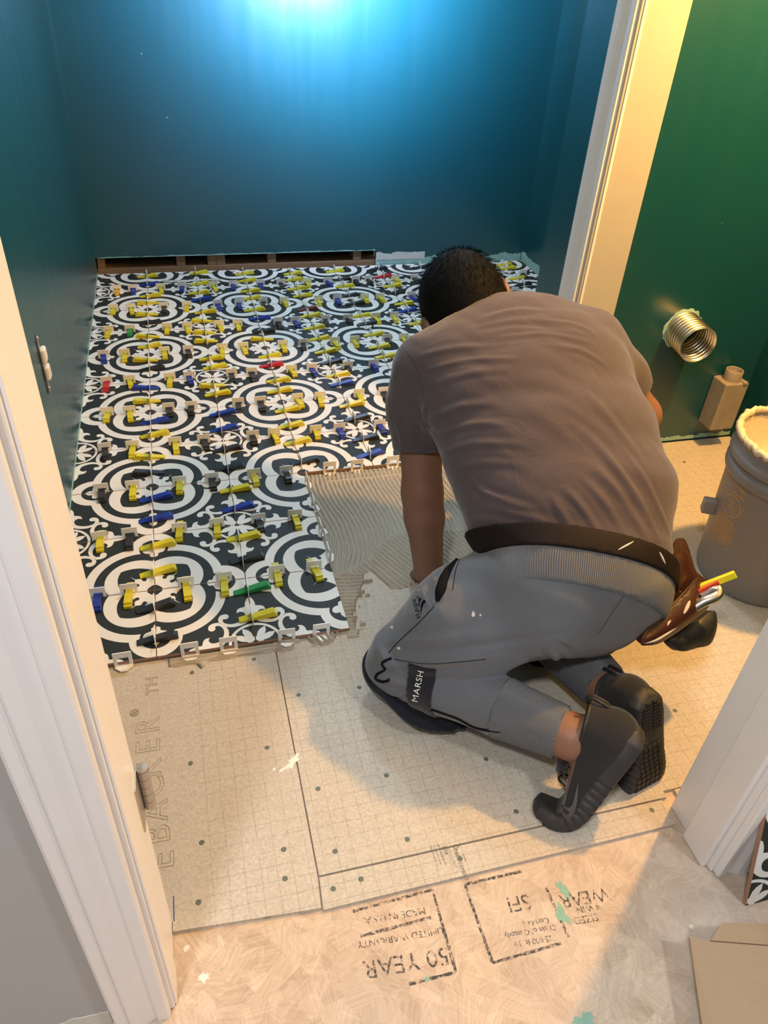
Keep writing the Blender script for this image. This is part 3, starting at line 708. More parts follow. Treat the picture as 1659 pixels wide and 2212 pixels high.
ROWS = {10: [(0.41, 'O'), (0.72, 'B'), (1.26, 'Y'), (1.68, 'B'), (2.31, 'Y'), (2.72, 'B'), (3.28, 'B'), (3.71, 'K'), (4.27, 'Y'), (4.71, 'B'), (5.33, 'K'), (5.61, 'K'), (6.22, 'Y'), (6.66, 'K'), (8.69, 'K'), (9.24, 'K')],
 9: [(0.37, 'Y'), (0.69, 'Y'), (1.3, 'K'), (1.73, 'Y'), (2.32, 'B'), (2.74, 'B'), (3.21, 'K'), (3.63, 'Y'), (4.33, 'Y'), (4.72, 'B'), (5.29, 'Y'), (5.62, 'Y'), (6.29, 'B'), (8.62, 'K')],
 8: [(0.31, 'Y'), (0.68, 'G'), (1.33, 'Y'), (1.69, 'Y'), (2.27, 'Y'), (2.61, 'Y'), (3.37, 'K'), (3.69, 'B'), (4.28, 'K'), (4.72, 'K'), (5.28, 'Y'), (5.65, 'Y')],
 7: [(0.26, 'B'), (0.6, 'Y'), (1.26, 'Y'), (1.66, 'K'), (2.24, 'Y'), (2.61, 'Y'), (3.31, 'Y'), (3.68, 'K'), (4.26, 'Y'), (4.63, 'Y'), (5.24, 'K'), (5.56, 'Y')],
 6: [(0.34, 'R'), (0.69, 'Y'), (1.32, 'Y'), (1.63, 'B'), (2.31, 'K'), (2.64, 'K'), (3.31, 'Y'), (3.66, 'B'), (4.28, 'K'), (4.74, 'B')],
 5: [(0.38, 'Y'), (0.7, 'Y'), (1.27, 'K'), (1.61, 'K'), (2.32, 'K'), (2.66, 'K'), (3.25, 'Y'), (3.61, 'Y'), (4.25, 'Y'), (4.66, 'K')],
 4: [(0.38, 'K'), (0.75, 'Y'), (1.33, 'Y'), (1.73, 'K'), (2.43, 'K'), (2.74, 'Y'), (3.36, 'Y'), (3.72, 'B'), (4.34, 'B'), (5.10, 'Y')],
 3: [(0.37, 'K'), (0.76, 'Y'), (1.35, 'Y'), (1.77, 'K'), (2.33, 'Y'), (2.77, 'K'), (3.37, ''), (3.76, ''), (4.28, '')],
 2: [(0.39, 'Y'), (0.73, 'K'), (1.31, 'Y'), (1.76, 'Y'), (2.27, 'K'), (2.73, 'Y')],
 1: [(0.4, 'B'), (0.73, 'Y'), (1.34, 'Y'), (1.76, 'Y'), (2.36, 'Y'), (2.79, 'Y')],
 0: [(0.40, ''), (0.68, ''), (1.33, ''), (1.72, ''), (2.32, ''), (2.69, '')]}
COLS = {1: [(10.75, 'Y'), (10.27, 'B'), (9.64, 'Y'), (9.27, 'Yr'), (8.71, 'Yr'), (8.31, 'K'), (7.7, 'Yr'), (7.3, 'Y'), (6.75, 'Yr'), (6.42, 'K'), (5.74, 'Br'), (5.31, 'Yr'), (4.66, 'B'), (4.29, 'Y'), (3.71, 'Yr'), (3.32, 'Kr'), (2.72, 'B'), (2.28, 'B'), (1.75, 'Y'), (1.27, 'Y'), (0.71, 'K'), (0.23, 'K')],
 2: [(10.83, 'Y'), (10.2, 'Y'), (9.7, 'Y'), (9.34, 'B'), (8.7, 'Y'), (8.27, 'Yr'), (7.75, 'Yr'), (7.38, 'Yr'), (6.67, 'Y'), (6.33, 'Y'), (5.68, 'Yr'), (5.39, 'Y'), (4.75, 'B'), (4.29, 'B'), (3.73, 'K'), (3.26, 'K'), (2.73, 'Y'), (2.32, 'B'), (1.72, 'Y'), (1.31, 'K'), (0.78, 'G'), (0.35, 'Y')],
 3: [(10.7, 'Y'), (10.27, 'Y'), (9.69, 'Y'), (9.29, 'Y'), (8.7, 'Y'), (8.26, 'B'), (7.67, 'K'), (7.33, 'Yr'), (6.63, 'Y'), (6.27, 'R'), (5.7, 'Y'), (5.34, 'Y'), (4.71, 'Y'), (4.24, 'Y'), (3.76, 'Y'), (3.23, 'K'), (2.75, ''), (2.22, ''), (1.72, ''), (1.23, '')],
 4: [(10.6, 'Y'), (10.23, 'Y'), (9.71, 'Y'), (9.31, 'Y'), (8.61, 'Mr'), (8.28, 'Y'), (7.71, 'Y'), (7.22, 'Y'), (6.67, 'Y'), (6.23, 'K'), (5.75, 'Y'), (5.42, 'B'), (4.71, 'Y'), (4.28, 'K'), (3.69, 'K'), (3.26, 'B')],
 5: [(10.66, 'Y'), (10.13, 'K'), (9.74, 'Y'), (9.2, 'K'), (8.78, 'K'), (8.16, 'Y'), (7.76, 'K'), (7.26, 'Y'), (6.73, 'Y'), (6.33, 'Y')],
 6: [(10.71, 'K'), (10.22, 'R'), (9.64, 'Y'), (9.25, 'K'), (8.66, 'Y'), (8.29, 'B'), (7.66, 'Y')],
 7: [(10.72, 'K'), (10.24, 'B')],
 9: [(10.67, 'Y'), (10.44, 'Y'), (9.79, 'Y'), (9.42, 'K')]}
rnd = random.Random(11)
def clip_and_wedge(x, y, yaw, key, rev, where):
    c = link('leveling_clip', CLIP); c.location = (x, y, 0); c.rotation_euler = (rnd.uniform(-0.05, 0.05), 0, yaw[0] + rnd.uniform(-0.03, 0.03))
    tag(c, 'white plastic clip ' + where, 'tile clip', 'white tile levelling clips')
    if key:
        w = link('leveling_wedge', WED[key]); a = yaw[1] + (pi if rev else 0)
        sh = rnd.uniform(-0.006, 0.008)
        w.location = (x + sh * cos(a), y + sh * sin(a), 0.0005); w.rotation_euler = (0, 0, a)
        tag(w, CNAME[key] + ' plastic wedge ' + where, 'tile wedge', 'tile levelling wedges')
def in_cell(lst, k, axis_words):
    same = [v for v, _ in lst if int(v) == int(lst[k][0])]
    if len(same) == 1: return ''
    s = sorted(same); return axis_words[0] if lst[k][0] == s[0] else (axis_words[1] if lst[k][0] == s[-1] else 'middle')
for r, L in ROWS.items():
    for k, (cx, key) in enumerate(L):
        side = in_cell(L, k, ('left', 'right'))
        joint = 'on the front tile edge' if r == 0 else 'on ' + ORD[r] + ' cross joint from front'
        where = joint + ', ' + (side + ' in ' if side else 'in ') + ORD[int(cx) + 1] + ' tile column'
        clip_and_wedge(cx * T, r * T - (0.0012 if (r == 0 or (r == 3 and cx > 3)) else 0), (0, -pi / 2 + rnd.uniform(-0.10, 0.16)), key, False, where)
for c, L in COLS.items():
    for k, (ry, key) in enumerate(L):
        rev = key.endswith('r') and key != 'Mr'; kk = key[:-1] if rev else key
        side = in_cell(L, k, ('nearer', 'farther'))
        where = 'on ' + ORD[c] + ' long joint from left, ' + (side + ' in ' if side else 'in ') + ORD[int(ry) + 1] + ' tile row'
        yaw = 0.10 + rnd.uniform(-0.06, 0.09) if not rev else -0.05 + rnd.uniform(-0.07, 0.07)
        clip_and_wedge(c * T + (0.0012 if (c == 3 and ry < 3) else 0), ry * T, (pi / 2, yaw), kk, rev, where)
# strip of clear plastic left lying on the far tiles
pts = [(1.32, 10.44), (1.6, 10.40), (1.9, 10.42), (2.2, 10.45), (2.5, 10.40)]
V, F = [], []; rr = random.Random(3); cs = catmull([(a * T, b * T, 0.004) for a, b in pts], 10)
for i, p in enumerate(cs):
    for s in (-1, -0.4, 0.3, 1): V.append((p[0], p[1] + s * 0.011, 0.0012 + rr.uniform(0.0, 0.008) * (1 - abs(s) * 0.5)))
for i in range(len(cs) - 1):
    for k in range(3): F.append((4 * i + k, 4 * i + 4 + k, 4 * i + 5 + k, 4 * i + 1 + k))
o = link('plastic_strip', mesh('plastic_strip', V, F, M['foil'], True)); sol = o.modifiers.new('thick', 'SOLIDIFY'); sol.thickness = 0.0006
tag(o, 'crumpled clear plastic strip lying on the tiles by the far wall', 'plastic strip')

# ================================================================== combed mortar bed
def mortar_field():
    h = 0.0022; xs = np.arange(0.44, 1.333, h); ys = np.arange(-0.055, 3 * T - 0.002, h)
    X, Y = np.meshgrid(xs, ys, indexing='ij')
    rng = np.random.default_rng(5)
    def wob(a, b, c, d): return np.sin(X * a + d) * np.cos(Y * b + c)
    w1 = 0.006 * wob(23, 17, 1, 2) + 0.003 * wob(61, 47, 0.3, 1) + 0.0018 * wob(140, 120, 2, 0.4)
    # main sweep: ridges run front to back and bow to the left as they come forward
    bow = 0.05 * np.clip((0.36 - Y) / 0.25, 0, 1.2) ** 2
    ph1 = (X + bow * 0.55 + 0.5 * w1 + 0.012 * np.sin(Y * 14)) / 0.0122
    # second sweep, lower right: ridges slanting to the right as they come forward
    ph2 = (X * 0.90 + Y * 0.43 + 0.4 * w1) / 0.0122
    # short strokes square to the tile edge, low on the left
    ph3 = (Y + 0.12 * (X - 0.6) + 0.4 * w1) / 0.0118
    def ridge(p, sh=0.62): 
        q = np.abs((p % 1.0) - 0.5) * 2; return 0.0012 + 0.0076 * np.clip((sh - q) / 0.30, 0, 1) ** 0.8
    H1, H2, H3 = ridge(ph1), ridge(ph2), ridge(ph3)
    b12 = np.interp(X, [0.60, 0.66, 0.705, 0.73, 0.77, 0.82, 0.9, 0.97, 1.05, 1.3], [0.17, 0.19, 0.215, 0.245, 0.285, 0.305, 0.300, 0.285, 0.33, 0.36]) + 0.5 * w1
    H = np.where(Y > b12, H1, H2)
    H = np.where((Y < 0.175 + 0.25 * w1) & (X < 0.70), H3, H)
    # smeared lap where the sweeps meet
    lap = np.exp(-((Y - b12) / 0.008) ** 2) * (X < 1.1); H = H * (1 - 0.55 * lap) + 0.0068 * lap
    # dragged welts along the far tile edge
    far = np.exp(-((Y - (0.560 + 0.02 * (X - 0.7) + 0.4 * w1)) / 0.006) ** 2) * (X > 0.66) * (X < 0.90); H = H * (1 - far) + 0.0085 * far
    far2 = np.exp(-((Y - 0.583) / 0.005) ** 2); H = H * (1 - 0.7 * far2) + 0.0055 * far2
    # outline of the spread mortar
    lo = np.interp(X, [0.60, 0.655, 0.686, 0.702, 0.715, 0.731, 0.749, 0.80, 0.90, 1.0, 1.1, 1.34], [0.0, 0.10, 0.172, 0.180, 0.150, 0.112, 0.106, 0.122, 0.10, 0.09, 0.12, 0.16]) + 0.6 * w1
    edge = (Y - lo)
    hi = 3 * T - 0.004
    mask = (X > 3 * T - 0.004) & (edge > 0) & (Y < hi)
    # left-hand fringe below the tiled corner
    fr = (X > 3 * T - 0.02) & (Y > -0.02 + w1) & (Y < 0.16) & (X < np.interp(Y, [-0.04, 0.044, 0.103, 0.172], [0.632, 0.640, 0.656, 0.686]) + 0.9 * w1 - 0.012 + 0.034 * rng.random(200)[np.floor(ph3).astype(int) % 200] * (H3 > 0.0035))
    mask |= fr
    # squeezed-out welts along the front edge of the tiles
    front = (Y < 0.004) & (X < 0.642 + 0.02 * np.sin(Y * 160) + 2 * w1)
    e1 = -0.010 - 0.006 * np.sin(X * 40) * (X > 0.45) + 0.8 * w1
    Hf = 0.0018 + 0.0052 * np.exp(-((Y + 0.004) / 0.004) ** 2) + 0.0035 * np.exp(-((Y + 0.015) / 0.003) ** 2)
    fan = (X > 0.50) & (X < 0.585); phf = (X + 0.5 * Y + 0.2 * w1) / 0.0125
    Hf = np.where(fan, ridge(phf), Hf); e1 = np.where(fan, -0.036 + 60 * (X - 0.545) ** 2 * 0.4 + w1, e1)
    e1 = np.where(X > 0.60, -0.020 + 1.2 * w1, e1)
    mask = np.where(front, (Y > e1), mask); H = np.where(front, Hf, H)
    taper = np.clip(np.minimum(edge, 1.0) / 0.010, 0.25, 1); H = np.where(front | fr, H, H * taper)
    H = H + rng.normal(0, 0.00018, H.shape)
    return xs, ys, H, mask
def heightmesh(name, xs, ys, H, mask, mat, zb):
    nx, ny = len(xs), len(ys); idx = -np.ones((nx, ny), int)
    cell = mask[:-1, :-1] & mask[1:, :-1] & mask[1:, 1:] & mask[:-1, 1:]
    use = np.zeros_like(mask); use[:-1, :-1] |= cell; use[1:, :-1] |= cell; use[1:, 1:] |= cell; use[:-1, 1:] |= cell
    full = np.zeros_like(mask); full[1:-1, 1:-1] = cell[:-1, :-1] & cell[1:, :-1] & cell[1:, 1:] & cell[:-1, 1:]
    idx[use] = np.arange(use.sum()); X, Y = np.meshgrid(xs, ys, indexing='ij')
    Z = zb + np.where(full, H, -0.0004)
    V = np.stack([X[use], Y[use], Z[use]], 1); a, b = np.nonzero(cell)
    F = np.stack([idx[a, b], idx[a + 1, b], idx[a + 1, b + 1], idx[a, b + 1]], 1)
    return mesh(name, V, F, mat, True)
xs, ys, H, mk = mortar_field()
o = link('mortar_bed', heightmesh('mortar_bed', xs, ys, H, mk, M['mortar'], ZB))
tag(o, 'grey combed thinset mortar spread on the board beside the tiles', 'mortar', kind='stuff')
# welt of mortar squeezed out along the front edge, left of the fan
xs2 = np.arange(0.225, 0.46, 0.0022); ys2 = np.arange(-0.05, 0.003, 0.0018); X, Y = np.meshgrid(xs2, ys2, indexing='ij')
w = 0.002 * np.sin(X * 70) + 0.0012 * np.sin(X * 170 + 1)
H = 0.0020 + 0.0050 * np.exp(-((Y + 0.0075 + 0.3 * w) / 0.0028) ** 2) + 0.0045 * np.exp(-((Y + 0.0185 + 0.3 * w) / 0.0026) ** 2)
mk = Y > -0.0255 + 0.8 * w - 0.020 * np.exp(-((X - 0.292) / 0.010) ** 2)
H = H + 0.005 * np.exp(-((X - 0.292) / 0.010) ** 2 - ((Y + 0.032) / 0.008) ** 2)
o = link('mortar_welt', heightmesh('mortar_welt', xs2, ys2, H, mk, M['mortar'], ZB))
tag(o, 'thin welt of squeezed mortar along the front tile edge by the left door frame', 'mortar', kind='stuff')

# ================================================================== closet fittings
# corrugated duct stub out of the green wall
dt = empty('vent_duct', (1.690, 0.6, 0.372)); tag(dt, 'corrugated metal duct stub sticking out of the green wall', 'duct')
def ring_noise(k, seed): return 0.0006 * sin(3 * k + seed) + 0.0004 * sin(7 * k)
prof = []; L = 0.098; n = 44
for i in range(n + 1):
    s = i / n; prof.append((0.0500 + 0.0020 * sin(2 * pi * s * 8.5) + 0.002 * (s > 0.985), s * L))
inn = [(r - 0.0016, z) for r, z in prof[::-1]] + [(0.0470, -0.10)]
V, F = lathe(prof + inn, 56)
V = [(x * (1 + 0.010 * sin(3 * math.atan2(y, x) + 40 * z)), y, z) for x, y, z in V]
rot = Matrix.Rotation(radians(90), 4, 'X')                       # local z -> -y
V = [tuple((rot @ Vector(v))) for v in V]; 
o = link('duct_pipe', mesh('duct_pipe', V, F, M['galv'], True), dt); o.rotation_euler = (radians(4), 0, radians(-4))
V, F = [], []; rr = random.Random(9); m = 40
for k in range(m):
    a = 2 * pi * k / m; r = 0.055 + rr.uniform(0, 0.008); V += [(0.049 * cos(a), -0.003, 0.049 * sin(a)), (r * cos(a), -0.0008, r * sin(a))]
F = [(2 * k, 2 * k + 1, 2 * ((k + 1) % m) + 1, 2 * ((k + 1) % m)) for k in range(m)]
link('plaster_collar', mesh('plaster_collar', V, F, M['primer']), dt)
o = link('duct_throat', mesh('duct_throat', *(lambda vf: ([(x, 0.095, y) for x, y, z in vf[0]], vf[1]))(lathe([(0.0001, 0), (0.047, 0)], 24)), M['rubber']), dt)
# square conduit box with a pipe socket on top
bx = empty('conduit_box', (1.888, 0.575, 0.058)); tag(bx, 'dusty beige square box with pipe socket on the green wall', 'pipe box')
bm = bmesh.new(); bm_box(bm, (-0.036, -0.040, 0.0), (0.044, 0.0245, 0.156), 0.004, 3); link('box_body', from_bm('box_body', bm, M['pvc']), bx)
V, F = lathe([(0.0255, 0.154), (0.0255, 0.186), (0.0245, 0.1875), (0.0215, 0.1875), (0.0210, 0.185), (0.0210, 0.158), (0.0001, 0.158)], 40)
V = [(x + 0.004, y - 0.008, z) for x, y, z in V]; link('pipe_socket', mesh('pipe_socket', V, F, M['pvc'], True), bx)
bm = bmesh.new(); bm_box(bm, (0.022, -0.044, 0.152), (0.036, -0.028, 0.162), 0.003, 2); link('latch', from_bm('latch', bm, M['pvc']), bx)
V, F = lathe([(0.0001, 0.004), (0.0032, 0.003), (0.004, 0)], 14); V = [(x + 0.004, -0.0405 - z, y + 0.006) for x, y, z in V]; link('screw', mesh('screw', V, F, M['steel']), bx)

# ------------------------------------------------------------------ mortar bucket
BX, BY = 1.636, 0.000
bk = empty('mortar_bucket', (BX, BY, ZB)); tag(bk, 'grey plastic bucket of mixed mortar with crusted rim on the closet floor', 'bucket')
prof = [(0.0001, 0.0), (0.126, 0.0), (0.131, 0.004), (0.1325, 0.012), (0.1455, 0.272), (0.1462, 0.276), (0.1530, 0.2785), (0.1545, 0.284), (0.1545, 0.296), (0.1525, 0.301), (0.1480, 0.303), (0.1482, 0.312),
        (0.1540, 0.3145), (0.1555, 0.318), (0.1555, 0.326), (0.1535, 0.331), (0.1490, 0.333), (0.1498, 0.350), (0.1530, 0.362), (0.1530, 0.368), (0.1500, 0.370), (0.1470, 0.366), (0.1400, 0.17)]
bk.scale = (1, 1, 1.05)
V, F = lathe(prof, 96); link('bucket_body', mesh('bucket_body', V, F, M['bucket'], True), bk)
# mortar inside, swirled, climbing the wall; crust on the rim
nr, na = 26, 90; V, F = [], []; rr = np.random.default_rng(2)
for i in range(nr + 1):
    r = 0.1462 * i / nr
    for k in range(na):
        a = 2 * pi * k / na; z = 0.262 + 0.010 * sin(2 * a + 9 * i / nr) * (i / nr) + 0.0022 * sin(60 * i / nr + a) + 0.092 * max(0, (i / nr - 0.80) / 0.20) ** 1.6
        V.append((r * cos(a), r * sin(a), z + rr.normal(0, 0.0006)))
for i in range(nr):
    for k in range(na): F.append((i * na + k, (i + 1) * na + k, (i + 1) * na + (k + 1) % na, i * na + (k + 1) % na))
link('mortar', mesh('mortar', V, F, M['mud'], True), bk)
path, rad = [], []
for k in range(160):
    a = 2 * pi * k / 160; path.append((0.1495 * cos(a), 0.1495 * sin(a), 0.3655 + rr.normal(0, 0.0016))); rad.append(0.0058 + abs(rr.normal(0, 0.0018)))
V, F = tube(path, rad, 8, True); link('rim_crust', mesh('rim_crust', V, F, M['mud'], True), bk)
# ear of the wire handle on the left
ea = radians(152)
bm = bmesh.new(); bm_box(bm, (-0.012, -0.013, -0.020), (0.018, 0.013, 0.014), 0.003, 2)
me = from_bm('handle_ear', bm, M['bucket']); o = link('handle_ear', me, bk); o.location = (0.1500 * cos(ea), 0.1500 * sin(ea), 0.168); o.rotation_euler = (0, 0, ea)
# printed warning: a person falling into a bucket struck through, lines of small type, a frame
def on_bucket(u, v, off=0.0006):
    """u metres round the wall (0 faces the viewer), v metres up"""
    r = 0.1325 + (0.1455 - 0.1325) * (v - 0.012) / 0.26 + off; a = radians(182) + u / 0.138
    return (r * cos(a), r * sin(a), v)
def ribbon(pts, w, name='warning_print'):
    P = [np.asarray(p, float) for p in pts]; V, F = [], []
    for i in range(len(P)):
        d = P[min(i + 1, len(P) - 1)] - P[max(i - 1, 0)]; d = d / (np.linalg.norm(d) + 1e-9); n = np.array([-d[1], d[0]]) * w / 2
        V += [on_bucket(*(P[i] + n)), on_bucket(*(P[i] - n))]
    F = [(2 * i, 2 * i + 1, 2 * i + 3, 2 * i + 2) for i in range(len(P) - 1)]
    return V, F
W = 0.0013; parts = []
cx, cy, R0 = -0.004, 0.216, 0.0255
parts.append(ribbon([(cx + R0 * cos(t), cy + R0 * sin(t)) for t in np.linspace(0, 2 * pi, 49)], 0.0024))
parts.append(ribbon([(cx + R0 * cos(2.05), cy + R0 * sin(2.05)), (cx + R0 * cos(2.05 + pi), cy + R0 * sin(2.05 + pi))], 0.0018))
fig = lambda L: [(cx + a, cy + b) for a, b in L]
parts.append(ribbon(fig([(-0.016, -0.006), (-0.013, -0.017), (0.003, -0.017), (0.006, -0.004)]), W)); parts.append(ribbon(fig([(-0.016, -0.006), (-0.005, -0.003), (0.006, -0.004)]), W))
parts.append(ribbon(fig([(-0.007 + 0.005 * cos(t), 0.001 + 0.005 * sin(t)) for t in np.linspace(0, 2 * pi, 17)]), W))
parts.append(ribbon(fig([(-0.004, 0.006), (0.003, 0.014), (0.012, 0.010), (0.014, 0.000), (0.009, -0.008), (0.016, -0.014), (0.019, -0.009)]), W))
parts.append(ribbon(fig([(-0.010, 0.005), (-0.004, 0.020), (-0.002, 0.008), (0.004, 0.018)]), W))
FRX0, FRX1 = -0.042, 0.026
parts.append(ribbon([(FRX1, 0.248), (FRX1, 0.112)], 0.0009)); parts.append(ribbon([(a, 0.112) for a in np.linspace(FRX0, FRX1, 12)], 0.0009))
for v in (0.176, 0.156, 0.136): parts.append(ribbon([(a, v) for a in np.linspace(FRX0 + 0.01, FRX1, 12)], 0.0006))
rr2 = random.Random(4)
for k in range(15):
    v = 0.182 - k * 0.0044; x = FRX0 + 0.002
    while x < FRX1 - 0.008:
        l = rr2.uniform(0.004, 0.010); parts.append(ribbon([(x, v), (x + l * 0.8, v)], 0.0022)); x += l
for k, (a, b, v) in enumerate(((-0.02, 0.018, 0.2505), (-0.004, 0.020, 0.2465), (-0.004, 0.016, 0.266), (0.002, 0.022, 0.2625))):
    parts.append(ribbon([(q, v) for q in np.linspace(a, b, 8)], 0.0022))
V, F = merge(parts); link('warning_print', mesh('warning_print', V, F, M['bucket_print']), bk)

# ------------------------------------------------------------------ hall: carton flaps, loose tile
cz = ZO + 0.050
ct = empty('cardboard_carton', tuple(UZ(1600, 2150, ZO))); tag(ct, 'open flattened cardboard carton on the subfloor in the lower right corner', 'cardboard box')
def sheet(name, poly, th, up=(0, 0, 1)):
    n = len(poly); u = np.asarray(up, float) * th
    V = [tuple(p) for p in poly] + [tuple(np.asarray(p) - u) for p in poly]
    F = [tuple(range(n)), tuple(range(n, 2 * n))[::-1]] + [(i, n + i, n + (i + 1) % n, (i + 1) % n) for i in range(n)]
    bm = bmesh.new(); bv = [bm.verts.new(v) for v in V]
    for f in F: bm.faces.new([bv[i] for i in f])
    bmesh.ops.recalc_face_normals(bm, faces=bm.faces)
    return link(name, from_bm(name, bm, M['cardboard']))
a, b, c, d = UZ(1532, 2034, cz), UZ(1905, 2062, cz), UZ(1905, 2460, cz), UZ(1603, 2460, cz)
adopt(sheet('panel', [a, b, c, d], 0.004), ct)
e, f = UZ(1490, 2024, cz + 0.004), UZ(1552, 2460, cz - 0.012)
adopt(sheet('flap', [e, a + [0, 0, 0.0006], d + [0, 0, 0.0006], f], 0.004), ct)
g, h = UZ(1560, 1993, cz + 0.010), UZ(1905, 1998, cz + 0.012)
adopt(sheet('flap', [a + [0.003, 0.001, 0.0004], g, UZ(1640, 1994, cz + 0.012), h, b + [0, 0.001, 0.0004]], 0.004), ct)
def wallp(name, p, q):
    V = [(*p[:2], ZO + 0.0005), (*q[:2], ZO + 0.0005), (*q[:2], cz - 0.0045), (*p[:2], cz - 0.0045)]
    o = sheet(name, [np.array(v) for v in V], 0.004, up=(0.3, -0.9, 0)); return adopt(o, ct)
ins = lambda p, q, t: p + (q - p) * t
wallp('side_panel', ins(a, c, 0.06), ins(b, d, 0.06)); wallp('side_panel', ins(a, c, 0.06), ins(d, b, 0.06))
lt = link('loose_tile', TILE); p = UZ(1611, 1962, ZO)
lt.rotation_mode = 'ZYX'; th_ = radians(74); lt.rotation_euler = (th_, 0, pi)
lt.location = (p[0] + T, p[1] + T * cos(th_) + 0.002, ZO + T * sin(th_) + 0.0024)
bpy.context.view_layer.update()
tag(lt, 'loose patterned tile standing on edge by the right door casing', 'tile')

# ================================================================== the kneeling tiler
class Field:
    """signed distance field on a grid; shapes are blended in with a smooth union"""
    def __init__(s, lo, hi, h):
        s.h = h; s.lo = np.asarray(lo, float); s.n = np.ceil((np.asarray(hi) - s.lo) / h).astype(int) + 1
        s.f = np.full(s.n, 0.2, np.float32)
    def win(s, lo, hi):
        a = np.clip(np.floor((np.asarray(lo) - s.lo) / s.h).astype(int), 0, s.n - 1); b = np.clip(np.ceil((np.asarray(hi) - s.lo) / s.h).astype(int) + 1, 1, s.n)
        sl = tuple(slice(i, j) for i, j in zip(a, b))
        g = np.meshgrid(*[s.lo[k] + s.h * np.arange(a[k], b[k]) for k in range(3)], indexing='ij')
        return sl, np.stack(g, -1)
    def blend(s, sl, d, k):
        f = s.f[sl]
        if k > 0:
            hh = np.clip(0.5 + 0.5 * (f - d) / k, 0, 1); s.f[sl] = (f * (1 - hh) + d * hh - k * hh * (1 - hh)).astype(np.float32)
        else: s.f[sl] = np.minimum(f, d)
    def cone(s, a, b, ra, rb, k=0.02):
        a = np.asarray(a, float); b = np.asarray(b, float); m = max(ra, rb) + 0.06
        sl, P = s.win(np.minimum(a, b) - m, np.maximum(a, b) + m)
        ab = b - a; t = np.clip(((P - a) @ ab) / max(ab @ ab, 1e-9), 0, 1)
        d = np.linalg.norm(P - a - t[..., None] * ab, axis=-1) - (ra + (rb - ra) * t); s.blend(sl, d, k)
    def chain(s, pts, k=0.02):
        for (a, ra), (b, rb) in zip(pts[:-1], pts[1:]): s.cone(a, b, ra, rb, k)
    def ell(s, c, R, rad, k=0.02):
        """ellipsoid; rows of R are its axes"""
        c = np.asarray(c, float); R = np.asarray(R, float); rad = np.asarray(rad, float); m = rad.max() + 0.05
        sl, P = s.win(c - m, c + m); q = (P - c) @ R.T
        k0 = np.linalg.norm(q / rad, axis=-1); k1 = np.linalg.norm(q / rad ** 2, axis=-1)
        s.blend(sl, k0 * (k0 - 1) / np.maximum(k1, 1e-6), k)
    def loft(s, secs, lat, k=0.03, inflate=0.0):
        """secs: (centre, lateral radius, dorsal radius)"""
        for (a, la, da), (b, lb, db) in zip(secs[:-1], secs[1:]):
            a = np.asarray(a, float); b = np.asarray(b, float); m = max(la, lb) + 0.06
            sl, P = s.win(np.minimum(a, b) - m, np.maximum(a, b) + m)
            ab = b - a; ax = ab / np.linalg.norm(ab); L_ = lat - ax * (lat @ ax); L_ /= np.linalg.norm(L_); D_ = np.cross(ax, L_)
            t = np.clip(((P - a) @ ab) / (ab @ ab), 0, 1); v = P - a - t[..., None] * ab
            rl = la + (lb - la) * t + inflate; rd = da + (db - da) * t + inflate
            q = np.sqrt(((v @ L_) / rl) ** 2 + ((v @ D_) / rd) ** 2 + ((v @ ax) / rd) ** 2)
            s.blend(sl, (q - 1) * np.minimum(rl, rd), k)
    def cut(s, p, n):
        """keep the side n points away from"""
        _, P = s.win(s.lo, s.lo + s.h * (s.n - 1)); s.f = np.maximum(s.f, ((P - np.asarray(p)) @ np.asarray(n, float)).astype(np.float32))
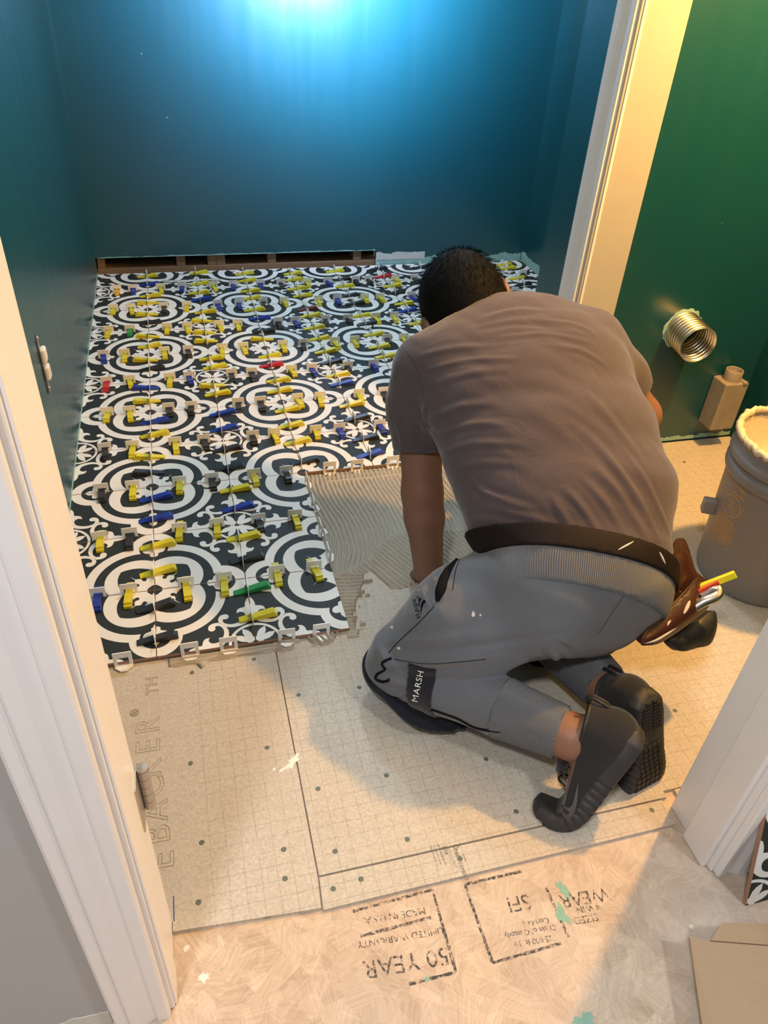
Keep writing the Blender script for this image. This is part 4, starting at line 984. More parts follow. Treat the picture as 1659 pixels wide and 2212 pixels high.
def nets(fld, smooth=2):
    """surface nets: one vertex per crossed cell, quads between neighbours"""
    f = fld.f; ins = f < 0
    c = np.zeros(tuple(np.array(f.shape) - 1), int)
    for dx in (0, 1):
        for dy in (0, 1):
            for dz in (0, 1): c += ins[dx:f.shape[0] - 1 + dx, dy:f.shape[1] - 1 + dy, dz:f.shape[2] - 1 + dz]
    cell = (c > 0) & (c < 8); ii = np.argwhere(cell); idx = -np.ones(cell.shape, int); idx[tuple(ii.T)] = np.arange(len(ii))
    acc = np.zeros((len(ii), 3)); cnt = np.zeros(len(ii))
    cor = [(a, b, d) for a in (0, 1) for b in (0, 1) for d in (0, 1)]
    for p in cor:
        for ax in range(3):
            if p[ax]: continue
            q = list(p); q[ax] = 1
            fa = f[ii[:, 0] + p[0], ii[:, 1] + p[1], ii[:, 2] + p[2]]; fb = f[ii[:, 0] + q[0], ii[:, 1] + q[1], ii[:, 2] + q[2]]
            m = (fa < 0) != (fb < 0); t = np.where(m, fa / np.where(np.abs(fa - fb) < 1e-12, 1e-12, fa - fb), 0)
            pos = np.repeat(np.array([p], float), len(ii), 0); pos[:, ax] = t
            acc[m] += pos[m]; cnt[m] += 1
    V = fld.lo + fld.h * (ii + acc / np.maximum(cnt, 1)[:, None])
    F = []
    for ax in range(3):
        u, v = (ax + 1) % 3, (ax + 2) % 3
        sa = [slice(None)] * 3; sb = [slice(None)] * 3; sa[ax] = slice(0, -1); sb[ax] = slice(1, None)
        A, B = ins[tuple(sa)], ins[tuple(sb)]; cr = np.argwhere(A != B); cr = cr[(cr[:, u] > 0) & (cr[:, v] > 0) & (cr[:, u] < f.shape[u] - 1) & (cr[:, v] < f.shape[v] - 1)]
        def g(du, dv): q = cr.copy(); q[:, u] += du; q[:, v] += dv; return idx[tuple(q.T)]
        quad = np.stack([g(-1, -1), g(0, -1), g(0, 0), g(-1, 0)], 1)
        fl = ~A[tuple(cr.T)]; quad[fl] = quad[fl][:, ::-1]; F.append(quad)
    F = np.concatenate(F); F = F[(F >= 0).all(1)]
    for _ in range(smooth):
        s = np.zeros_like(V); w = np.zeros(len(V))
        for k in range(4):
            a, b = F[:, k], F[:, (k + 1) % 4]; np.add.at(s, a, V[b]); np.add.at(w, a, 1); np.add.at(s, b, V[a]); np.add.at(w, b, 1)
        V = V * 0.5 + 0.5 * s / np.maximum(w, 1)[:, None]
    return V, F
def vnormals(V, F):
    n = np.cross(V[F[:, 2]] - V[F[:, 0]], V[F[:, 3]] - V[F[:, 1]]); o = np.zeros_like(V)
    for k in range(4): np.add.at(o, F[:, k], n)
    return o / np.maximum(np.linalg.norm(o, axis=1), 1e-12)[:, None]
def bvh(V, F): return BVHTree.FromPolygons([Vector(v) for v in V], [tuple(int(i) for i in f) for f in F])
def onto(tree, px, py, off=0.0):
    """the point of a surface met by a pixel's sight line, lifted along the surface normal"""
    d = RC.T @ np.array([(px - 829.5) / FPX, (py - 1106.0) / FPX, 1.0]); d = Vector(d).normalized()
    h = tree.ray_cast(Vector(CAMP), d)
    if h[0] is None: return None
    n = h[1] if h[1].dot(d) < 0 else -h[1]
    return np.array(h[0] + n * off)
def trace(tree, pts, off=0.0, n=6):
    out = []
    for p in catmull([(*q, 0) for q in pts], n):
        w = onto(tree, p[0], p[1], off)
        if w is not None: out.append(w)
    return out
def crease(V, F, tree, lines, nrm=None):
    """folds: each line is (pixels, half width in metres, height); ridges for +, valleys for -"""
    nrm = vnormals(V, F) if nrm is None else nrm; disp = np.zeros(len(V))
    for pts, w, amp in lines:
        P = np.array(trace(tree, pts, 0.0, 5))
        if len(P) < 2: continue
        best = np.full(len(V), 9.0); along = np.zeros(len(V))
        box_ = ((V > P.min(0) - 4 * w) & (V < P.max(0) + 4 * w)).all(1); ids = np.nonzero(box_)[0]
        for i in range(len(P) - 1):
            a, b = P[i], P[i + 1]; ab = b - a; t = np.clip(((V[ids] - a) @ ab) / max(ab @ ab, 1e-12), 0, 1)
            d = np.linalg.norm(V[ids] - a - t[:, None] * ab, axis=1); m = d < best[ids]
            best[ids[m]] = d[m]; along[ids[m]] = (i + t[m]) / (len(P) - 1)
        fade = np.sin(np.clip(along, 0.02, 0.98) * pi) ** 0.6
        q = best / w; disp += amp * fade * (np.exp(-q * q) - 0.35 * np.exp(-((q - 2.0) / 0.9) ** 2)) * (best < 6 * w)
    return V + nrm * disp[:, None]

RIGHT, DOWN, FWD = RC[0], RC[1], RC[2]
# joints, as pixel + depth
J = {}
J['waist'] = U(1255, 1195, 1.39); J['t1'] = U(1232, 1075, 1.425); J['t2'] = U(1190, 960, 1.47); J['t3'] = U(1140, 850, 1.52); J['t4'] = U(1105, 765, 1.56); J['t5'] = U(1092, 728, 1.575)
J['neck'] = U(1042, 705, 1.59); J['head'] = U(1000, 666, 1.625)
J['shL'] = U(905, 800, 1.56); J['elL'] = U(912, 1065, 1.645); J['wrL'] = U(926, 1232, 1.705)
J['shR'] = U(1285, 745, 1.56); J['elR'] = U(1384, 898, 1.66); J['wrR'] = np.array([1.085, 0.335, 0.16])
J['hipL'] = U(1150, 1275, 1.385); J['hipR'] = U(1288, 1250, 1.43)
J['knL'] = np.array([0.662, -0.178, 0.072]); J['anL'] = U(1236, 1592, 1.300)
J['knR'] = np.array([0.965, -0.045, 0.072]); J['anR'] = U(1322, 1500, 1.385)
LAT = RIGHT * 0.98 + np.array([0, 0.12, 0.0]); LAT /= np.linalg.norm(LAT)
TORSO = [(J['waist'], 0.170, 0.112), (J['t1'], 0.196, 0.118), (J['t2'], 0.204, 0.128), (J['t3'], 0.209, 0.130), (J['t4'], 0.200, 0.114), (J['t5'], 0.150, 0.080)]
BLO, BHI = (0.50, -0.66, -0.02), (1.46, 0.62, 0.84)
# head frame: lateral axis rolls with the tilt of the head, crown points forward and up
HL = RIGHT * 0.93 - DOWN * 0.30 + FWD * 0.12; HL /= np.linalg.norm(HL)
HC = np.array([-0.10, 0.72, 0.68]); HC -= HL * (HC @ HL); HC /= np.linalg.norm(HC)          # towards the crown
HF = np.cross(HC, HL)                                                                        # towards the face
if HF[2] > 0: HF = -HF
HR = np.stack([HL, HF, HC]); HD = J['head']
def hp(l, f, c): return HD + HL * l + HF * f + HC * c

HLs = np.array(UZ(1404, 1588, 0.158)); bl_ = np.array(UZ(1258, 1770, ZB)); exL = (bl_ - HLs) / np.linalg.norm(bl_ - HLs)
exR = np.array([0.10, -0.28, -0.95]); exR /= np.linalg.norm(exR)
ezL = J['anL'] - (HLs + exL * 0.058); ezL -= exL * (ezL @ exL); ezL /= np.linalg.norm(ezL)
ezR = np.array([-0.25, 0.96, 0.1]); ezR -= exR * (ezR @ exR); ezR /= np.linalg.norm(ezR); HRs = J['anR'] - exR * 0.055 - ezR * 0.095
# ---- body: one continuous skin surface from head to feet
b = Field(BLO, BHI, 0.005)
b.loft([(p, l - 0.022, d - 0.022) for p, l, d in TORSO], LAT, 0.03)
b.chain([(J['t5'], 0.075), (J['neck'], 0.058), (hp(0, -0.02, -0.05), 0.056)], 0.03)
b.ell(hp(0, -0.008, 0.012), HR, (0.082, 0.098, 0.097), 0.02)                # skull
b.ell(hp(0, 0.040, -0.040), HR, (0.054, 0.052, 0.062), 0.03)                # face and jaw
b.cone(hp(0, 0.083, -0.010), hp(0, 0.105, -0.034), 0.010, 0.015, 0.012)      # nose
b.cone(hp(-0.016, 0.088, -0.068), hp(0.016, 0.088, -0.068), 0.010, 0.010, 0.012)   # mouth
for s in (-1, 1):
    b.cone(hp(s * 0.030, 0.083, 0.004), hp(s * 0.030, 0.086, 0.003), 0.014, 0.010, 0.010)
    b.ell(hp(s * (0.101 if s > 0 else 0.090), -0.002, 0.012 if s > 0 else -0.02), np.stack([HL, HF, HC]), (0.012, 0.019, 0.033 if s > 0 else 0.026), 0.006)   # ears
b.chain([(J['shL'], 0.052), (J['shL'] * 0.55 + J['elL'] * 0.45, 0.047), (J['elL'], 0.043), (J['elL'] * 0.7 + J['wrL'] * 0.3, 0.042), (J['wrL'], 0.033)], 0.02)
b.chain([(J['shR'], 0.052), (J['elR'], 0.041), (J['elR'] * 0.7 + J['wrR'] * 0.3, 0.042), (J['wrR'], 0.031)], 0.02)
def hand(w, fd, side, up, k=0.008):
    """palm and five bent fingers: w wrist, fd finger direction, side towards the thumb, up back of the hand"""
    fd, side, up = [np.asarray(q, float) / np.linalg.norm(q) for q in (fd, side, up)]
    pc = w + fd * 0.048
    b.ell(pc, np.stack([side, fd, up]), (0.040, 0.052, 0.017), 0.02)
    for i, (off, ln) in enumerate(((0.029, 0.070), (0.010, 0.078), (-0.010, 0.073), (-0.028, 0.056))):
        r = pc + fd * 0.040 + side * off; a = r + fd * ln * 0.45 + up * 0.004; c = a + (fd * 0.75 - up * 0.55) * ln * 0.33; e = c + (fd * 0.35 - up * 0.9) * ln * 0.28
        b.chain([(r, 0.0095), (a, 0.0088), (c, 0.0082), (e, 0.0072)], k)
    r = pc - fd * 0.020 + side * 0.034; a = r + side * 0.028 + fd * 0.024 - up * 0.004; c = a + side * 0.006 + fd * 0.030 - up * 0.010
    b.chain([(r, 0.0130), (a, 0.0105), (c, 0.0085)], k)
hw = J['wrL']; hand(hw, (0.10, 0.42, -0.60), (0.96, -0.25, 0.0), (0.20, 0.75, 0.62))
hand(J['wrR'], (-0.35, 0.35, -0.72), (-0.6, -0.75, 0.0), (0.25, 0.7, 0.6))
for s, (hip, kn, an) in dict(L=(J['hipL'], J['knL'], J['anL']), R=(J['hipR'], J['knR'], J['anR'])).items():
    b.chain([(hip, 0.088), (kn, 0.052)], 0.03); b.chain([(kn, 0.050), (kn * 0.6 + an * 0.4, 0.050), (an, 0.039)], 0.02)
b.ell((J['hipL'] + J['hipR']) / 2 + np.array([0, 0, 0.01]), np.eye(3), (0.135, 0.10, 0.10), 0.03)
# ankle bones and heels inside the shoes
for an_, H_, x_, z_ in ((J['anL'], HLs, exL, ezL), (J['anR'], HRs, exR, ezR)):
    b.chain([(an_, 0.038), (H_ + x_ * 0.050 + z_ * 0.062, 0.030), (H_ + x_ * 0.045 + z_ * 0.048, 0.024)], 0.015)
    b.chain([(H_ + x_ * 0.055 + z_ * 0.060, 0.028), (H_ + x_ * 0.120 + z_ * 0.046, 0.024), (H_ + x_ * 0.165 + z_ * 0.036, 0.018)], 0.012)
V, F = nets(b, 2)
person = empty('person', (0.86, -0.2, ZB)); tag(person, 'person in grey T-shirt and sweatpants kneeling to spread mortar, back to the viewer', 'person')
def wear(name, V, F, mat, parent=None, smooth=True, ribs=None):
    me = mesh(name, V, F, mat, smooth)
    if ribs is not None:
        at = me.attributes.new('rib', 'FLOAT', 'POINT'); at.data.foreach_set('value', np.asarray(ribs, np.float32))
    o = link(name, me)
    if parent is None: adopt(o, person)
    else: o.parent = parent
    return o
body = wear('body', V, F, M['skin'])
skin_tree = bvh(V, F)

# ---- hair: a close cap with short strands standing out of it
h = Field(HD - 0.16, HD + 0.16, 0.004)
h.ell(hp(0, -0.012, 0.014), HR, (0.0915, 0.106, 0.106), 0.0); h.ell(hp(0, -0.050, -0.045), HR, (0.056, 0.036, 0.045), 0.03)
h.cut(hp(0, 0.052, 0.02), HF * 0.92 - HC * 0.45); h.cut(hp(0, 0, -0.080), -HC * 0.75 + HF * 0.55)
_, P = h.win(h.lo, h.lo + h.h * (h.n - 1))
for s in (-1, 1):                                            # clear of the ears
    e = np.linalg.norm((P - hp(s * 0.103, 0.006, 0.006)) / np.array([1, 1, 1]), axis=-1) - 0.026; h.f = np.maximum(h.f, -e.astype(np.float32))
HVv, HFf = nets(h, 2)
hair = wear('hair', HVv, HFf, M['hair'])
rg = np.random.default_rng(3); nn = vnormals(HVv, HFf); SV, SF = [], []
q = (HVv - HD); okh = ((q @ HC) > -0.07)
ids = rg.choice(np.nonzero(okh)[0], 6000)
for i in ids:
    p, n = HVv[i] + rg.normal(0, 0.0012, 3), nn[i]; t = -HC * 0.9 + HF * rg.normal(0.1, 0.2) + HL * rg.normal(0, 0.45); t = t - n * (t @ n); t /= np.linalg.norm(t) + 1e-9
    up = (q[i] @ HC) / 0.1; ln = rg.uniform(0.006, 0.015) * (1.0 if up > 0 else 0.55)
    d = n * (0.75 if up > 0.3 else 0.30) + t * 0.8; d /= np.linalg.norm(d); s = np.cross(d, n); s /= np.linalg.norm(s) + 1e-9
    o = len(SV); SV += [p + s * 0.0006, p - s * 0.0006, p + d * ln * 0.6 - s * 0.0004 - n * 0.0003, p + d * ln * 0.6 + s * 0.0004, p + d * ln + t * ln * 0.25]
    SF += [(o, o + 1, o + 2, o + 3), (o + 3, o + 2, o + 4)]
st = wear('hair_strands', SV, SF, M['hair'], hair); st['kind'] = 'stuff'

axw = J['t1'] - J['waist']; axw /= np.linalg.norm(axw)
# combined field for the belt and waistband
wl, wh = (0.72, -0.42, 0.14), (1.24, 0.06, 0.60)
bw = Field(wl, wh, 0.0045)
bw.loft(TORSO[:3], LAT, 0.035); bw.loft([(J['waist'] - axw * 0.02, 0.170, 0.118), (U(1246, 1236, 1.385), 0.166, 0.124), (U(1222, 1280, 1.385), 0.135, 0.112)], LAT, 0.03)
bw.ell(U(1195, 1265, 1.335), np.stack([RIGHT, DOWN, FWD]), (0.105, 0.105, 0.10), 0.05); bw.ell(U(1294, 1228, 1.350), np.stack([RIGHT, DOWN, FWD]), (0.092, 0.074, 0.09), 0.05)
nb = axw + LAT * 0.27; nb /= np.linalg.norm(nb)
c0 = np.array(onto(bvh(*nets(bw, 1)), 1250, 1163))

# ---- T-shirt
s = Field((0.58, -0.30, 0.08), (1.46, 0.50, 0.84), 0.0045)
s.loft(TORSO, LAT, 0.035)
s.ell(U(985, 800, 1.515), np.stack([RIGHT, DOWN, FWD]), (0.085, 0.075, 0.07), 0.05)         # shoulder blades
s.ell(U(1230, 780, 1.500), np.stack([RIGHT, DOWN, FWD]), (0.085, 0.075, 0.065), 0.05)
s.chain([(J['t5'], 0.085), (J['neck'] + np.array([0.01, -0.012, 0.0]), 0.068)], 0.03)
s.chain([(J['shL'] + RIGHT * 0.015, 0.072), (U(908, 880, 1.582), 0.066), (U(909, 975, 1.618), 0.060)], 0.035)
s.chain([(J['shR'] - RIGHT * 0.01, 0.070), (U(1338, 815, 1.62), 0.056), (J['elR'] * 0.60 + U(1338, 815, 1.62) * 0.40, 0.052)], 0.03)
# sleeve mouths, neckline, hem
axL = J['elL'] - J['shL']; axL /= np.linalg.norm(axL); axR = J['elR'] - J['shR']; axR /= np.linalg.norm(axR)
def sever(fld, p, n, c, r):
    """cut with a plane only inside a ball round c"""
    sl, P = fld.win(np.asarray(c) - r, np.asarray(c) + r); ball = np.linalg.norm(P - c, axis=-1) < r
    d = ((P - p) @ n).astype(np.float32); fld.f[sl] = np.where(ball, np.maximum(fld.f[sl], d), fld.f[sl])
sever(s, U(909, 966, 1.615), axL, U(905, 1000, 1.62), 0.085)
pe = J['elR'] * 0.42 + U(1338, 815, 1.62) * 0.58; sever(s, pe, axR, pe + axR * 0.04, 0.085)
# hollow sleeves round the arms
def hollow(fld, a, b, r):
    m = r + 0.05; sl, P = fld.win(np.minimum(a, b) - m, np.maximum(a, b) + m); ab = b - a; t = np.clip(((P - a) @ ab) / (ab @ ab), 0, 1)
    d = np.linalg.norm(P - a - t[..., None] * ab, axis=-1) - r; fld.f[sl] = np.maximum(fld.f[sl], -d.astype(np.float32))
hollow(s, U(909, 930, 1.60), U(910, 1060, 1.643), 0.052); hollow(s, pe - axR * 0.02, J['elR'] + axR * 0.03, 0.047)
sever(s, J['neck'] + (HD - J['neck']) * 0.02, (HD - J['neck']) / np.linalg.norm(HD - J['neck']), HD, 0.115)
s.cut(c0 - nb * 0.012, -nb)
V, F = nets(s, 2); t0 = bvh(V, F); nr = vnormals(V, F)
fold = [([(905, 770), (985, 752), (1080, 748)], 0.006, 0.0026), ([(920, 800), (1010, 778), (1120, 775)], 0.005, 0.0024), ([(940, 828), (1020, 805), (1100, 800)], 0.006, 0.0020),
        ([(1020, 715), (1120, 700), (1230, 712)], 0.006, -0.0022), ([(1080, 730), (1180, 722), (1275, 740)], 0.005, 0.0024), ([(1150, 690), (1240, 700), (1290, 725)], 0.005, 0.0022), ([(1040, 690), (1110, 672), (1200, 672)], 0.008, 0.0030),
        ([(1170, 745), (1250, 755), (1310, 790)], 0.005, 0.0018), ([(930, 905), (990, 880), (1060, 872)], 0.007, 0.0030), ([(945, 940), (1010, 918), (1090, 915)], 0.006, 0.0026), ([(962, 975), (1030, 958), (1130, 960)], 0.006, 0.0022), ([(985, 1010), (1050, 1000), (1120, 1005)], 0.006, 0.0018),
        ([(1215, 900), (1290, 960), (1350, 1040), (1390, 1120)], 0.008, 0.0026), ([(1285, 1010), (1340, 1070), (1400, 1170)], 0.007, 0.0030), ([(1255, 1030), (1305, 1085), (1355, 1165)], 0.006, 0.0024), ([(1310, 985), (1370, 1060), (1425, 1165)], 0.006, 0.0022),
        ([(1220, 1055), (1260, 1100), (1300, 1160)], 0.006, 0.0028), ([(1190, 1070), (1215, 1110), (1240, 1150)], 0.006, 0.0022), ([(1340, 960), (1400, 1050), (1450, 1160)], 0.006, 0.0022), ([(1260, 840), (1330, 920), (1390, 1000)], 0.008, 0.0020),
        ([(1055, 1090), (1110, 1110), (1190, 1130)], 0.006, 0.0024), ([(1035, 1060), (1090, 1085), (1150, 1100)], 0.006, 0.0022), ([(1010, 1030), (1050, 1065), (1100, 1080)], 0.005, 0.0018),
        ([(905, 880), (920, 920), (945, 935)], 0.006, -0.0035), ([(870, 880), (885, 930), (893, 962)], 0.006, 0.0022), ([(855, 905), (865, 945), (870, 965)], 0.005, 0.0018), ([(925, 850), (915, 900), (920, 950)], 0.006, 0.0024), ([(865, 752), (900, 800), (918, 870), (925, 925)], 0.003, -0.0020),
        ([(1095, 868), (1180, 900), (1250, 960)], 0.014, 0.0018), ([(1010, 860), (1120, 840), (1230, 860)], 0.012, -0.0016), ([(1000, 1120), (1080, 1128), (1200, 1150)], 0.006, 0.0022)]
V = crease(V, F, t0, fold, nr)
rg = np.random.default_rng(1)
V += nr * (0.0005 * np.sin(V @ np.array([52, 91, 60]) + 2 * np.sin(V @ np.array([33, -20, 41])))[:, None])
shirt = wear('shirt', V, F, M['shirt']); shirt_tree = bvh(V, F)
shirt['label'] = 'grey cotton T-shirt'
# neck ribbing and sleeve hem seams
ax_ = (HD - J['neck']) / np.linalg.norm(HD - J['neck'])
e1 = np.cross(ax_, [0, 0, 1.0]); e1 /= np.linalg.norm(e1); e2 = np.cross(ax_, e1)
V2, F2 = tube([J['neck'] + ax_ * (-0.004 + 0.006 * sin(a)) + (e1 * cos(a) + e2 * sin(a)) * 0.068 for a in np.linspace(0, 2 * pi, 48, False)], 0.0075, 8, True)
wear('collar', V2, F2, M['shirt'], None)
for L in ([(862, 752), (898, 800), (917, 868), (926, 930)],):
    tr = trace(shirt_tree, L, 0.0004, 8)
    if len(tr) > 3: V2, F2 = tube(tr, 0.0011, 5); wear('seam_or_crease_shade', V2, F2, M['shirt'], None)

# ---- sweatpants
p = Field((0.50, -0.56, -0.02), (1.34, 0.14, 0.50), 0.0045)
KL, KR = J['knL'], J['knR']
p.loft([(J['waist'] - axw * 0.02, 0.170, 0.118), (U(1246, 1236, 1.385), 0.166, 0.124), (U(1222, 1280, 1.385), 0.135, 0.112)], LAT, 0.03)
p.ell(U(1195, 1265, 1.335), np.stack([RIGHT, DOWN, FWD]), (0.105, 0.105, 0.10), 0.05)      # seat
p.ell(U(1294, 1228, 1.350), np.stack([RIGHT, DOWN, FWD]), (0.092, 0.074, 0.09), 0.05)
p.chain([(J['hipL'] + np.array([0, 0, 0.0]), 0.118), (J['hipL'] * 0.5 + KL * 0.5 + np.array([0, -0.005, 0.018]), 0.104), (KL + np.array([0.016, -0.004, 0.026]), 0.070)], 0.04)
p.chain([(J['hipR'], 0.105), (J['hipR'] * 0.5 + KR * 0.5, 0.092), (KR, 0.070)], 0.04)
aL, aR = J['anL'], J['anR']
dL = (aL - KL); dR = (aR - KR)
p.chain([(KL, 0.062), (KL + dL * 0.30 + np.array([0, 0, 0.004]), 0.062), (KL + dL * 0.62, 0.054), (KL + dL * 0.95, 0.046)], 0.006)
p.chain([(KR, 0.062), (KR + dR * 0.30 + np.array([0, 0, 0.006]), 0.064), (KR + dR * 0.60, 0.055), (KR + dR * 0.93, 0.046)], 0.006)
uL, uR = dL / np.linalg.norm(dL), dR / np.linalg.norm(dR)
sever(p, KL + dL * 0.95, uL, KL + dL * 1.05, 0.095); sever(p, KR + dR * 0.93, uR, KR + dR * 1.03, 0.085)
_, P = p.win(p.lo, p.lo + p.h * (p.n - 1)); p.f = np.maximum(p.f, (ZB + 0.002 - P[..., 2]).astype(np.float32))
p.cut(c0 + nb * 0.012, nb)
pf = p.f.copy()
V, F = nets(p, 2); t0 = bvh(V, F); nr = vnormals(V, F)
fold = [([(838, 1400), (960, 1405), (1090, 1388), (1230, 1365)], 0.007, -0.0045), ([(870, 1425), (1000, 1428), (1120, 1410)], 0.006, 0.0034), ([(830, 1445), (920, 1450), (1020, 1442)], 0.006, -0.0040), ([(880, 1385), (1000, 1375), (1120, 1352)], 0.008, 0.0022),
        ([(905, 1255), (915, 1285), (930, 1315)], 0.005, 0.0030), ([(920, 1245), (932, 1275), (945, 1300)], 0.005, -0.0025), ([(935, 1235), (945, 1260), (958, 1290)], 0.005, 0.0028),
        ([(815, 1395), (830, 1420), (855, 1440)], 0.006, 0.0040), ([(812, 1430), (835, 1450), (870, 1462)], 0.006, -0.0040), ([(818, 1455), (850, 1472), (885, 1478)], 0.006, 0.0045), ([(828, 1490), (855, 1500), (880, 1495)], 0.006, 0.0040),
        ([(935, 1540), (1000, 1520), (1080, 1510)], 0.010, 0.0020), ([(960, 1480), (1030, 1480), (1100, 1500)], 0.012, 0.0020), ([(1110, 1455), (1135, 1480), (1150, 1520)], 0.006, -0.0030),
        ([(1000, 1210), (1100, 1260), (1230, 1290)], 0.02, 0.002), ([(1300, 1330), (1340, 1310), (1400, 1290)], 0.004, -0.0012), ([(1180, 1395), (1200, 1420), (1210, 1450)], 0.006, 0.004), ([(1200, 1390), (1225, 1400), (1240, 1420)], 0.006, -0.004)]
V = crease(V, F, t0, fold, nr)
V += nr * (0.0006 * np.sin(V @ np.array([61, 40, 73]) + 2 * np.sin(V @ np.array([23, 37, -31])))[:, None])
pants = wear('sweatpants', V, F, M['pants']); pants_tree = bvh(V, F); pants['label'] = 'slate grey sweatpants with black piping'
def band(name, mat, base, lo, hi, slabs, inflate, parent, rib=None, ribs=None, keep=None, smooth=1):
    """a close-fitting band: the garment's own surface lifted and cut between planes"""
    fld = Field(lo, hi, 0.0035); tx = [base.lo[k] + base.h * np.arange(base.n[k]) for k in range(3)]
    _, P = fld.win(fld.lo, fld.lo + fld.h * (fld.n - 1)); q = (P - base.lo) / base.h; q = np.clip(q, 0, np.array(base.n) - 1.001); i = q.astype(int); w = q - i
    f = 0
    for a in (0, 1):
        for c in (0, 1):
            for d in (0, 1):
                f = f + base.f[i[..., 0] + a, i[..., 1] + c, i[..., 2] + d] * (w[..., 0] if a else 1 - w[..., 0]) * (w[..., 1] if c else 1 - w[..., 1]) * (w[..., 2] if d else 1 - w[..., 2])
    f = f - inflate
    for pt, n in slabs: f = np.maximum(f, (P - pt) @ n)
    if keep is not None: f = np.maximum(f, keep(P))
    fld.f = f.astype(np.float32); V, F = nets(fld, smooth)
    rv = rib(V) if rib else None
    return wear(name, V, F, mat, parent, True, rv), V, F
def around(V, c, ax, per):
    """how far round an axis a vertex lies, in ribs"""
    e = np.cross(ax, [0.3, 0.5, 0.8]); e /= np.linalg.norm(e); g = np.cross(ax, e); q = V - c
    return np.unwrap(np.arctan2(q @ g, q @ e)) * 0 + np.arctan2(q @ g, q @ e) / (2 * pi) * per
wb, V, F = band('waistband', M['rib'], bw, wl, wh, [(c0 - nb * 0.010, nb), (c0 - nb * 0.078, -nb)], 0.0045, pants, rib=lambda V: around(V, J['waist'], nb, 260))
# piping along the seams, zip pocket
def line(name, pts, rad, mat, tree, off=0.0008, par=None):
    tr = trace(tree, pts, off, 8)
    if len(tr) > 2: V2, F2 = tube(tr, rad, 6); return wear(name, V2, F2, mat, par if par is not None else pants)
line('piping', [(846, 1422), (826, 1432), (832, 1446), (816, 1456), (812, 1466), (826, 1472), (842, 1468)], 0.0026, M['piping'], pants_tree)
line('piping', [(928, 1530), (985, 1550), (1030, 1572), (1082, 1580)], 0.0024, M['piping'], pants_tree)
line('seam_or_crease_shade', [(850, 1424), (930, 1434), (1050, 1424)], 0.0007, M['piping'], pants_tree, 0.0)  # black line stands in for the shade of the crease under the thigh
tr = trace(pants_tree, [(1020, 1182), (990, 1206), (965, 1240), (952, 1275), (946, 1300)], 0.0, 8)
zr = [0.003 + 0.0075 * sin(pi * min(1, max(0.05, i / (len(tr) - 1)))) for i in range(len(tr))]
V2, F2 = tube(tr, zr, 8); zp = wear('pocket', V2, F2, M['piping'], pants)
line('zip_tape', [(1008, 1180), (978, 1203), (955, 1238), (941, 1275), (938, 1305)], 0.0020, M['rib'], pants_tree, 0.002, zp)
line('seam_or_crease_shade', [(938, 1310), (905, 1345), (862, 1385), (840, 1410)], 0.0009, M['piping'], pants_tree, 0.0)
line('seam_or_crease_shade', [(1358, 1262), (1345, 1290), (1318, 1330), (1290, 1372)], 0.0004, M['piping'], pants_tree, 0.0)
line('seam_or_crease_shade', [(1002, 1190), (985, 1230), (978, 1275)], 0.0008, M['piping'], pants_tree, 0.0)
# brand mark printed on the thigh: lettering and three slanted bars
def decal(name, VF, px0, ex, ey, mat, tree, par, off=0.0009):
    """flat lettering laid on a surface: ex, ey are pixel steps per unit of the lettering"""
    V, F = VF; out = []
    for v in V:
        w = onto(tree, px0[0] + v[0] * ex[0] + v[1] * ey[0], px0[1] + v[0] * ex[1] + v[1] * ey[1], off)
        out.append(w if w is not None else J['hipL'])
    return wear(name, out, F, mat, par, False)
decal('lettering', text_mesh('adidas', 1.0, spacing=1.05), (901.5, 1315), (16.5 * 0.235, 16.5), (16.5 * 0.95, -16.5 * 0.22), M['piping'], pants_tree, pants)
def bars(L):
    V, F = [], []
    for a, bq in L:
        o = len(V); n = len(a)
        for q1, q2 in zip(a, bq): V += [q1, q2]
        F += [(o + 2 * i, o + 2 * i + 1, o + 2 * i + 3, o + 2 * i + 2) for i in range(n - 1)]
    return np.array([(x, y, 0) for x, y in V], float), F
k = 100 / 1659
bl = [([(690, 610), (690, 680), (705, 745)], [(735, 665), (718, 705), (708, 748)]), ([(785, 665), (745, 740), (740, 850), (765, 1010)], [(860, 745), (810, 790), (785, 870), (772, 1015)]), ([(945, 745), (850, 850), (810, 960), (825, 1240)], [(1020, 835), (935, 890), (885, 1010), (842, 1265)])]
decal('three_bars', bars([([(860 + x * k, 1250 + y * k) for x, y in a], [(860 + x * k, 1250 + y * k) for x, y in c]) for a, c in bl]), (0, 0), (1, 0), (0, 1), M['piping'], pants_tree, pants)
# mortar splashes
for (px, py, r) in ((1022, 1328, 0.0045), (1038, 1329, 0.0022), (847, 1355, 0.003), (862, 1400, 0.003), (900, 1325, 0.002), (905, 1275, 0.0022), (1022, 1322, 0.002)):
    c = onto(pants_tree, px, py, 0.0006)
    if c is None: continue
    m = 9; q = [onto(pants_tree, px + r * 1200 * cos(t) * random.Random(px + i).uniform(0.6, 1.2), py + r * 1200 * sin(t) * random.Random(py + i).uniform(0.6, 1.2), 0.0006) for i, t in enumerate(np.linspace(0, 2 * pi, m, False))]
    if all(v is not None for v in q): wear('mortar_fleck', [c] + q, [(0, 1 + i, 1 + (i + 1) % m) for i in range(m)], M['dust'], pants)
# ribbed cuffs
for K_, d_, u_, lo_, hi_, t0_ in ((KL, dL, uL, aL - 0.14, aL + 0.12, 0.62), (KR, dR, uR, aR - 0.14, aR + 0.12, 0.48)):
    band('cuff', M['rib'], p, lo_, hi_, [(K_ + d_ * t0_, -u_), (K_ + d_ * (0.945 if K_ is KL else 0.925), u_)], 0.0022, pants, rib=lambda V: around(V, K_, u_, 110), keep=lambda P: np.linalg.norm(np.cross(P - K_, u_), axis=-1) - 0.075)

